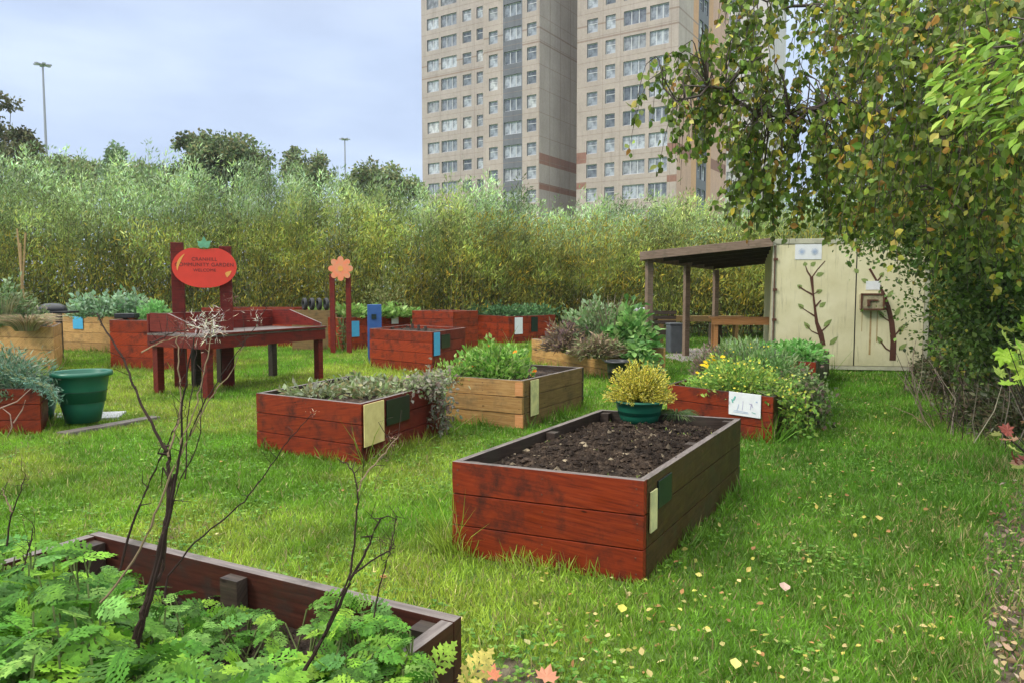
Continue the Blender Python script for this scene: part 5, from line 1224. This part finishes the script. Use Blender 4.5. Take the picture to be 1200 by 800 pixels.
# bed N feathery foliage
bush('feathery_shrub', 'blue-green feathery foliage filling the red bed at the left edge', 'plant', eu(6, 8.4, .40), .52, .35, .52, 3200, LAN, .09, [(.16, .28, .18), (.24, .36, .25), (.10, .20, .10), (.34, .38, .26)], 1.0, .4, stems=30, mat=M_leafdull)
nl = P(30, 455, 8.15)
hanging('juniper_branch', 'arching blue-green feathery branch reaching over the dark pot', 'plant', [P(0, 430, 8.2), P(22, 443, 8.15), P(40, 448, 8.05), P(58, 455, 8.0), P(68, 468, 7.95)], 520, .065, [(.16, .30, .22), (.24, .38, .30), (.10, .20, .13)], LAN, 1.0, .035)
for k, q in enumerate(([(0, 530), (14, 500), (12, 485), (3, 478)], [(16, 495), (26, 480), (30, 468)], [(0, 478), (20, 470), (36, 455)])):
    mb = MB(); mb.tube([P(*w_, 7.85) for w_ in q], .008, .004, 5, col=(.42, .30, .24)); c = P(*q[0], 7.85); o = mb.build('dead_twig', M_leafdull, origin=c); tag(o, ('curved pale twig arching up in front of the left red bed', 'short pale twig against the corner of the left red bed', 'thin pale twig crossing the top edge of the left red bed')[k], 'twig', 'pale twigs by the left red bed')

# ------------------------------------------------------------------ overhanging birch at the right
def curve(pts, n=14):
    pts = np.asarray(pts, float); t = np.linspace(0, len(pts) - 1, n); out = []
    for q in t:
        i = min(int(q), len(pts) - 2); f = q - i
        p0, p1, p2, p3 = pts[max(i - 1, 0)], pts[i], pts[i + 1], pts[min(i + 2, len(pts) - 1)]
        out.append(.5 * ((2 * p1) + (p2 - p0) * f + (2 * p0 - 5 * p1 + 4 * p2 - p3) * f * f + (3 * p1 - p0 - 3 * p2 + p3) * f ** 3))
    return np.array(out)
def birch():
    base = V(6.3, 6.6, 0); root = thing('birch_tree', 'large birch with drooping leafy twigs overhanging the lawn from the right', 'tree', base)
    tr = curve([base, V(6.2, 6.6, 2), V(5.9, 6.5, 4), V(5.6, 6.3, 6.3), V(5.5, 6.2, 8.6)], 16)
    mb = MB(); mb.tube(tr, .17, .05, 10); build_at(mb, 'trunk', plain('birch_bark', (.52, .50, .46), .7, .6, 9, (.08, .07, .06)), root, smooth=True)
    limbs = [[V(6.1, 6.6, 2.6), P(1185, 205, 5.7), P(1110, 170, 5.4), P(1040, 138, 5.3), P(985, 122, 5.2), P(905, 137, 5.1), P(845, 105, 5.0), P(790, 118, 5.0)],
             [V(6.0, 6.6, 3.3), P(1150, 60, 6.2), P(1050, 20, 6.0), P(960, 10, 5.8), P(890, 0, 5.6)],
             [V(6.0, 6.6, 3.0), P(1120, 150, 6.8), P(1060, 120, 7.4), P(990, 160, 7.8), P(950, 190, 8)],
             [V(5.9, 6.6, 4.2), P(1100, -60, 6.0), P(1000, -90, 5.8), P(900, -90, 5.5), P(860, -40, 5.3)],
             [V(6.2, 6.6, 2.2), P(1190, 260, 6.0), P(1120, 230, 5.6), P(1070, 215, 5.4)],
             [V(6.0, 6.6, 3.6), V(4.6, 4.8, 3.6), V(3.4, 3.9, 3.2), P(1170, 60, 3.6)],
             [V(5.8, 6.5, 5.0), V(4.6, 6.8, 5.6), V(3.2, 6.6, 5.4), V(2.2, 6.4, 4.6)], [V(5.8, 6.5, 5.2), V(7.4, 8, 5.9), V(8.4, 9, 5.2)], [V(6.1, 6.6, 3.2), V(7.6, 7.6, 3.8), V(8.8, 8.4, 3.2)]]
    mb = MB(); nodes = []
    for k, l_ in enumerate(limbs):
        c = curve(l_, 26) + rng.normal(0, .015, (26, 3)); mb.tube(c, (.035, .04, .035, .045, .035, .03, .04, .04, .04)[k], .006, 6); nodes.append(c)
    nodes = np.concatenate(nodes)
    fill = [(955, -30), (1250, -60), (1260, 330), (1080, 290), (1000, 275), (965, 245), (955, 200), (962, 110), (950, 40)]
    reg = [(fill, 520, 4.6, 6.2), (fill, 640, 6.2, 8.8), ([(1000, 0), (1230, -20), (1230, 260), (1040, 200)], 160, 3.9, 4.8),
           ([(762, 105), (792, 74), (840, 62), (905, 92), (950, 130), (955, 215), (905, 205), (870, 190), (840, 180), (780, 165)], 118, 4.8, 5.6),
           ([(866, -20), (905, -20), (905, 70), (880, 90), (862, 40)], 26, 4.9, 5.7), ([(905, -10), (940, -10), (938, 110), (915, 80)], 9, 5, 5.6), ([(835, -10), (865, -20), (850, 12)], 4, 4.8, 5.2),
           ([(880, 205), (960, 205), (990, 260), (930, 262), (850, 240)], 46, 5.0, 5.8)]
    P0 = []
    for poly, n, d0, d1 in reg: xy = inpoly_px(n, poly); P0.append(Pn(xy, rng.uniform(d0, d1, n)))
    # crown above and behind, out of the picture
    n = 420; c = V(5.2, 6.6, 6.2); e = c + rdir(n) * V(3.0, 3.0, 2.3) * (rng.random((n, 1)) ** .5); px = 600 + F * e[:, 0] / e[:, 1]
    py = 400 - (e[:, 2] - H0) / e[:, 1] * F - 59; e = e[(py < -30) | (px > 1230)]; P0.append(e)
    P0 = np.concatenate(P0); n = len(P0)
    ln = rng.uniform(.22, .55, n); m = 6; t = np.linspace(0, 1, m)
    hd = rdir(n) * V(1, 1, 0) * ln[:, None] * .35 + V(-.05, 0, 0)
    T_ = P0[:, None] + hd[:, None] * np.sqrt(t)[None, :, None] - Z3 * (ln[:, None] * t ** 1.3)[..., None] + Z3 * (ln / 2)[:, None, None]
    mb.tubes(T_, np.full((n, 1), .0035) * np.linspace(1, .4, m)[None], 3)
    # thin connecting branchlets
    st = T_[:, 0]; dist = np.linalg.norm(st[:, None] - nodes[None], axis=2); ni = dist.argmin(1); dm = dist.min(1); sel = dm < .42
    a = nodes[ni][sel]; b = st[sel]; mid = a * .5 + b * .5 + Z3 * (.12 * dm[sel])[:, None] + rng.normal(0, .03, a.shape); mid2 = a * .15 + b * .85 + Z3 * (.07 * dm[sel])[:, None]
    mb.tubes(np.stack([a, mid, mid2, b], 1), np.tile(V(.006, .0045, .0035, .003), (len(a), 1)), 4)
    build_at(mb, 'branches', plain('dark_branch_bark', (.075, .05, .04), .7, .4, 20), root)
    k = 17; ti = rng.random((n, k)) * .98; f = ti * (m - 1); i0 = np.minimum(f.astype(int), m - 2); fr = (f - i0)[..., None]; ii = np.arange(n)[:, None]
    p = (T_[ii, i0] * (1 - fr) + T_[ii, i0 + 1] * fr).reshape(-1, 3); N = len(p)
    p = p + rng.normal(0, .018, (N, 3)); dirn = unit(rng.normal(0, .55, (N, 3)) + V(0, 0, -.75))
    col = pick([(.125, .19, .03), (.18, .25, .04), (.085, .135, .022), (.25, .32, .05), (.15, .20, .05)], N, jit=.2)
    cl = np.repeat(rng.random(n), k); ye = rng.random(N) < np.where(cl < .12, .55, .07); col[ye] = pick([(.58, .46, .06), (.46, .42, .07), (.60, .50, .14), (.40, .22, .05)], int(ye.sum()))
    mb = MB(); mb.leaves(p, dirn, rdir(N) * V(1, 1, .4), rng.uniform(.038, .066, N), OV, col, 1.05); build_at(mb, 'leaves', M_leaf, root)
    # brighter sprays of long leaves on the nearest limb
    xy = inpoly_px(300, [(1085, 95), (1120, 50), (1230, 25), (1240, 185), (1150, 150), (1100, 140)]); p = Pn(xy, rng.uniform(3.3, 4.0, 300)); mb = MB()
    mb.leaves(p, unit(rng.normal(0, .35, p.shape) + V(-.75, -.1, -.45)), unit(rng.normal(0, .4, p.shape) + Z3), rng.uniform(.06, .10, 300), OV, pick([(.26, .42, .05), (.34, .48, .08), (.18, .32, .04)], 300), .62)
    build_at(mb, 'bright_sprays', M_leaf, root)
birch()
def hawthorn():
    base = V(8.4, 11.2, 0); root = thing('hawthorn', 'dense dark small-leaved tree leaning in front of the container\'s right side', 'tree', base)
    mb = MB(); tips = []
    for k in range(9):
        e = P(rng.uniform(1130, 1230), rng.uniform(200, 400), rng.uniform(9.5, 12)); c = curve([base + rng.normal(0, .15, 3) * V(1, 1, 0), base * .55 + e * .45 + Z3 * .5, e], 10); mb.tube(c, .06, .012, 6); tips.append(c)
    build_at(mb, 'trunk', M_bark, root, smooth=True)
    reg = [([(965, 175), (1230, 150), (1250, 450), (1130, 440), (1118, 400), (1112, 350), (1085, 290), (1010, 255)], 900, 9, 13.0), ([(1125, 330), (1240, 280), (1250, 455), (1140, 440)], 480, 8.2, 11), ([(985, 262), (1080, 262), (1080, 320), (1045, 308), (1015, 296), (995, 288)], 42, 11.2, 13.0),
           ([(1040, 300), (1080, 300), (1085, 425), (1060, 360)], 8, 12.5, 13.4), ([(1050, 200), (1230, 180), (1240, 300), (1080, 290)], 240, 7.2, 9)]
    C_ = np.concatenate([Pn(inpoly_px(n, poly), rng.uniform(a, b, n)) for poly, n, a, b in reg])
    C_ = np.concatenate([C_, V(9.6, 12.5, 2.6) + rdir(200) * V(2.2, 2.4, 2.0) * (rng.random((200, 1)) ** .5)]); C_ = C_[C_[:, 2] > .3]
    n = len(C_); tone = rng.normal(1, .28, n); k = 30; ci = np.repeat(np.arange(n), k); N = n * k
    p = C_[ci] + rng.normal(0, 1, (N, 3)) * V(.20, .20, .15); col = pick([(.09, .155, .03), (.13, .21, .04), (.16, .24, .06), (.065, .11, .025)], N, jit=.15) * np.clip(tone[ci], .5, 1.7)[:, None]
    ye = rng.random(N) < .05; col[ye] = pick([(.42, .36, .06), (.32, .33, .06)], int(ye.sum()))
    mb = MB(); mb.leaves(p, rdir(N, -.2), rdir(N, .5), rng.uniform(.045, .085, N), OV, col, 1.0); build_at(mb, 'leaves', M_leaf, root)
    mb = MB(); nodes = np.concatenate(tips); dist = np.linalg.norm(C_[:, None] - nodes[None], axis=2); ni = dist.argmin(1); a = nodes[ni]; s_ = dist.min(1) < 1.8
    mb.tubes(np.stack([a, (a + C_) / 2 + Z3 * .06, C_], 1)[s_], np.tile(V(.009, .006, .003), (int(s_.sum()), 1)), 4); build_at(mb, 'branches', M_stem, root)
hawthorn()
def under():
    # brambly undergrowth along the right border
    spots = [(1105, 452, .42, .5), (1120, 462, .55, .7), (1160, 470, .6, .85), (1205, 478, .7, 1.0), (1150, 500, .4, .45), (1195, 520, .5, .6), (1082, 442, .22, .35), (1125, 440, .5, .9), (1250, 520, .7, 1.1)]
    lbs = ['small dusky shrub at the right foot of the container', 'dark twiggy shrub in front of the hawthorn', 'brown-leaved bramble under the hawthorn', 'tall dark bramble by the right border path', 'low bramble where the lawn meets the right border', 'brown weedy bramble beside the soil path', 'little grey bush against the container corner', 'leafy dark bush just behind the container corner', 'dark bush at the right end of the border']
    for (x, y, r, h), lb in zip(spots, lbs):
        bush('bramble', lb, 'shrub', G(x, y, .0), r, r, h, int(1500 * r / .4), OV, .06, [(.08, .11, .035), (.13, .10, .06), (.17, .15, .08), (.06, .08, .03), (.20, .20, .13)], .8, .2, mat=M_leafdull, stems=60, group='brambles and shrubs along the right border', lump=.6)
    n = 240; mb = MB(); xy = inpoly_px(n, [(1050, 455), (1250, 480), (1300, 560), (1100, 520)]); s0 = np.array([G(x, y) for x, y in xy]); e = s0 + rng.normal(0, .25, (n, 3)) * V(1, 1, 0) + Z3 * rng.uniform(.2, .9, (n, 1))
    mb.tubes(np.stack([s0, (s0 + e) / 2 + rng.normal(0, .06, s0.shape), e], 1), np.tile(V(.006, .005, .002), (n, 1)), 4, 0, pick([(.20, .15, .10), (.08, .06, .045), (.32, .26, .2)], n)); o = mb.build('dead_brush', M_leafdull); tag(o, 'tangle of dead stalks and twigs in the right border', 'brushwood', kind='stuff')
    n = 1300; xy = inpoly_px(n, [(1060, 470), (1130, 500), (1170, 560), (1150, 640), (1170, 800), (1300, 900), (1300, 500)]); p = np.array([G(x, y, .02) for x, y in xy]); mb = MB()
    mb.leaves(p + Z3 * rng.uniform(0, .05, (n, 1)), rdir(n) * V(1, 1, .4), unit(rng.normal(0, .5, (n, 3)) + Z3), rng.uniform(.02, .055, n), OV, pick([(.42, .30, .17), (.28, .17, .09), (.50, .42, .20), (.20, .14, .09), (.42, .30, .24)], n), .8); o = mb.build('leaf_litter', M_leafdull); tag(o, 'brown dead leaves lying on the right border path', 'leaf litter', kind='stuff')
    def sap(name, lb, poly, d0, d1, n, s, cols, base):
        root = thing(name, lb, 'plant', base); p = Pn(inpoly_px(n, poly), rng.uniform(d0, d1, n)); mb = MB(); mb.leaves(p, unit(rng.normal(0, .5, p.shape) + V(-.3, -.2, -.2)), unit(rng.normal(0, .4, p.shape) + V(-.1, -.5, 1)), s * rng.uniform(.7, 1.2, n), MAPLE, pick(cols, n), .95); build_at(mb, 'leaves', M_leaf, root)
        mb = MB(); b = np.tile(np.asarray(base, float), (n, 1)) + rng.normal(0, .03, (n, 3)) * V(1, 1, 0); mb.tubes(np.stack([b, b * .4 + p * .6 + Z3 * .1, p], 1), np.tile(V(.008, .005, .002), (n, 1)), 4); build_at(mb, 'stems', M_stem, root)
    sap('maple_sapling', 'bright yellow-green maple sapling at the right edge', [(1172, 392), (1240, 350), (1250, 440), (1180, 450), (1158, 430)], 4.4, 5.0, 42, .125, [(.36, .50, .06), (.26, .42, .05), (.44, .52, .12)], V(3.6, 4.7, 0))
    sap('maple_seedling', 'reddish-pink small maple seedling low at the right edge', [(1170, 500), (1240, 470), (1250, 545), (1178, 540)], 4.6, 5.1, 30, .10, [(.32, .09, .07), (.50, .28, .18), (.36, .36, .10)], V(3.75, 4.85, 0))
under()

# ------------------------------------------------------------------ foreground planting
def fore():
    root = thing('feverfew', 'mass of lobed bright green leaves crowding the nearest bed', 'plant', Zb['N'] + Zb['e1'] * 1.2 + Zb['e2'] * .8)
    P0 = []; S = []; tn = []
    def reg(poly, n, z0, z1, s0, s1):
        xy = inpoly_px(n, poly); z = rng.uniform(z0, z1, n)
        for (x, y), zz in zip(xy, z): P0.append(G(x, y, zz))
        S.extend(rng.uniform(s0, s1, n))
    reg([(-120, 665), (40, 650), (110, 672), (165, 700), (230, 705), (225, 770), (330, 760), (420, 790), (460, 830), (500, 900), (300, 1050), (-200, 1100)], 1050, .50, .70, .10, .16)
    reg([(-80, 690), (60, 660), (120, 690), (150, 760), (300, 790), (420, 830), (400, 1000), (-200, 1000)], 760, .66, .84, .11, .17)
    reg([(-120, 640), (30, 628), (95, 640), (140, 670), (120, 740), (-150, 800)], 300, .60, .84, .10, .15)
    reg([(372, 700), (400, 692), (450, 712), (480, 735), (478, 762), (520, 775), (505, 800), (440, 830), (380, 790), (360, 730)], 150, .58, .68, .08, .12)
    reg([(110, 660), (240, 690), (330, 725), (330, 760), (220, 760), (120, 700)], 120, .46, .56, .07, .12)
    p = np.array(P0); n = len(p); S = np.array(S) * .80
    a = rng.random(n) * 6.283; dirn = np.stack([np.cos(a), np.sin(a), rng.uniform(-.15, .45, n)], -1); up_ = unit(rng.normal(0, .5, (n, 3)) + Z3)
    # keep inside or just over the board
    col = pick([(.10, .26, .03), (.15, .34, .035), (.25, .46, .045), (.12, .28, .065), (.07, .18, .025), (.19, .37, .075)], n)
    mb = MB(); mb.leaves(p - unit(dirn) * S[:, None] * .4, dirn, up_, S, LOBE, col, rng.uniform(.85, 1.15, n)); build_at(mb, 'foliage', M_fresh, root)
    g0 = p.copy() - unit(dirn) * S[:, None] * .4; b = g0 + rng.normal(0, .06, (n, 3)) * V(1, 1, 0); b[:, 2] = .38; mb = MB()
    mb.tubes(np.stack([b, (b + g0) / 2 + rng.normal(0, .012, (n, 3)), g0], 1), np.full((n, 3), .0028), 4); build_at(mb, 'stems', M_greenstem, root)
fore()
def dead(name, label, paths, d0, d1, fluff=(), group=None):
    b = P(*paths[0][0][0], d0); root = thing(name, label, 'dead stalks', V(b[0], b[1], .42), group); mb = MB()
    for k, (pts, r0, r1, dd) in enumerate(paths):
        n = len(pts); c = np.array([P(x, y, d0 + (d1 - d0) * (i / max(n - 1, 1)) + dd) for i, (x, y) in enumerate(pts)]); c = curve(c, n * 4); c += rng.normal(0, .0015, c.shape)
        mb.tube(c, r0, r1, 6, 0, (.045, .028, .022) if k % 3 != 2 else (.30, .22, .13))
        # small side buds
        for _ in range(5):
            q = c[rng.integers(len(c) // 3, len(c))]; mb.tube([q, q + rng.normal(0, 1, 3) * .012 + Z3 * .012, q + rng.normal(0, 1, 3) * .02 + Z3 * .03], r1 * .9, .0006, 4, 0, (.06, .04, .03))
    build_at(mb, 'stalks', M_leafdull, root)
    if fluff:
        for x, y, d, n, s, c in fluff:
            mb = MB(); p = P(x, y, d); pp = p + rng.normal(0, .4, (n * 2, 3)) * s; mb.leaves(pp, rdir(n * 2, .5), rdir(n * 2), s * .6 * rng.uniform(.4, 1.1, n * 2), LAN, pick([c], n * 2, jit=.25), .38)
            build_at(mb, 'seed_head', M_leafdull, root)
pale = (.72, .64, .54); brown = (.22, .13, .10)
dead('dead_willowherb', 'clump of tall dark dead stalks with pale wispy seed heads rising from the nearest bed', [
    ([(160, 760), (176, 690), (190, 630), (197, 585), (198, 540), (195, 528)], .0062, .0045, 0), ([(195, 528), (175, 490), (158, 455), (147, 425), (128, 392), (112, 368)], .0042, .0018, .05), ([(196, 535), (205, 505), (211, 480), (210, 430), (207, 395)], .0032, .0014, .02),
    ([(172, 722), (184, 670), (197, 610), (206, 560), (213, 520), (214, 470), (222, 420), (232, 385)], .0050, .0015, -.04), ([(140, 668), (158, 605), (180, 555), (200, 512), (210, 490)], .0034, .002, .04), ([(120, 705), (160, 650), (186, 592), (205, 545), (225, 505), (250, 460), (268, 440), (285, 405)], .0035, .0012, .0),
    ([(193, 700), (200, 670), (236, 628), (275, 598), (300, 570), (325, 535), (345, 508), (366, 484)], .0028, .0010, -.06), ([(158, 749), (168, 712), (178, 690), (190, 668), (196, 610), (204, 555)], .006, .003, -.02), ([(210, 520), (228, 480), (238, 440), (246, 400), (248, 372)], .0022, .001, .0),
    ([(222, 510), (240, 470), (262, 435), (290, 396), (312, 360)], .002, .0008, .06), ([(176, 402), (200, 392), (228, 384)], .0022, .0010, .1), ([(166, 412), (190, 400), (215, 392)], .002, .001, .1), ([(218, 560), (219, 500), (226, 450), (230, 410)], .002, .001, .1), ([(200, 600), (212, 560), (232, 520), (236, 470), (240, 430)], .002, .001, .1),
    ], 1.85, 1.98, fluff=[(244, 388, 1.98, 60, .05, pale), (236, 378, 1.98, 26, .04, pale), (252, 372, 1.98, 20, .04, pale), (228, 390, 1.98, 34, .045, brown), (272, 352, 2.0, 26, .028, brown), (214, 386, 1.98, 24, .035, brown), (300, 372, 2.0, 16, .03, pale), (366, 484, 1.95, 8, .02, pale), (205, 625, 1.9, 40, .035, brown)])
dead('dead_willowherb', 'pair of thin dark dead stalks leaning right near the corner of the nearest bed', [
    ([(343, 812), (370, 760), (399, 707), (415, 672), (432, 640), (445, 606)], .0050, .0022, 0), ([(375, 752), (398, 700), (412, 660), (416, 610), (419, 572), (411, 548), (402, 540)], .0034, .0014, .02), ([(419, 575), (428, 556), (440, 542), (455, 526), (466, 510)], .0022, .0012, .04), ([(438, 722), (446, 680), (455, 650), (460, 630), (464, 604)], .0022, .0012, .06), ([(415, 672), (440, 654), (455, 645), (462, 642)], .0024, .0012, .0)],
    1.62, 1.72, fluff=[(452, 640, 1.72, 40, .03, (.08, .05, .04)), (460, 612, 1.72, 30, .026, (.10, .06, .05)), (444, 612, 1.72, 22, .022, (.08, .05, .04)), (450, 533, 1.75, 30, .03, brown), (462, 516, 1.75, 22, .028, (.42, .26, .2)), (411, 545, 1.75, 12, .02, brown)])
dead('dead_grass_stalk', 'pale dry forked stalk at the left edge above the green leaves', [([(8, 640), (12, 610), (22, 580), (30, 555)], .003, .001, 0), ([(30, 655), (36, 635), (38, 612)], .003, .001, 0), ([(14, 600), (6, 580), (2, 570)], .003, .001, 0), ([(26, 668), (32, 648), (37, 630)], .003, .001, 0)], 2.2, 2.25)
for k, (x, y, s, c, lb) in enumerate(((540, 794, .125, (.62, .52, .14), 'yellowing lobed leaf poking up at the corner of the nearest bed'), (500, 780, .11, (.30, .48, .06), 'bright green lobed leaf draped over the edge of the nearest bed'))):
    p = P(x, y + 12, 2.0); mb = MB(); mb.leaves(p[None], V(.5, .2, .55)[None], V(0, -1, .5)[None], s, LOBE, np.array([c]), 1.0); mb.tube([V(p[0] - .1, p[1] - .1, .40), p], .003, .002, 4, 0, c); o = mb.build('lobed_leaf', M_fresh, origin=p); tag(o, lb, 'leaf')

# ------------------------------------------------------------------ damp air
m = bpy.data.materials.new('damp_air'); m.use_nodes = True; nt = m.node_tree; nt.nodes.clear()
out = nt.nodes.new('ShaderNodeOutputMaterial'); pv = nt.nodes.new('ShaderNodeVolumePrincipled'); pv.inputs['Density'].default_value = .00035
pv.inputs['Color'].default_value = (.86, .91, 1, 1); pv.inputs['Anisotropy'].default_value = .2
nt.links.new(pv.outputs[0], out.inputs['Volume'])
mb = MB(); mb.box(V(-110, -25, -1), V(260, 0, 0), V(0, 240, 0), Z3 * 71); o = mb.build('haze', m); o['kind'] = 'stuff'
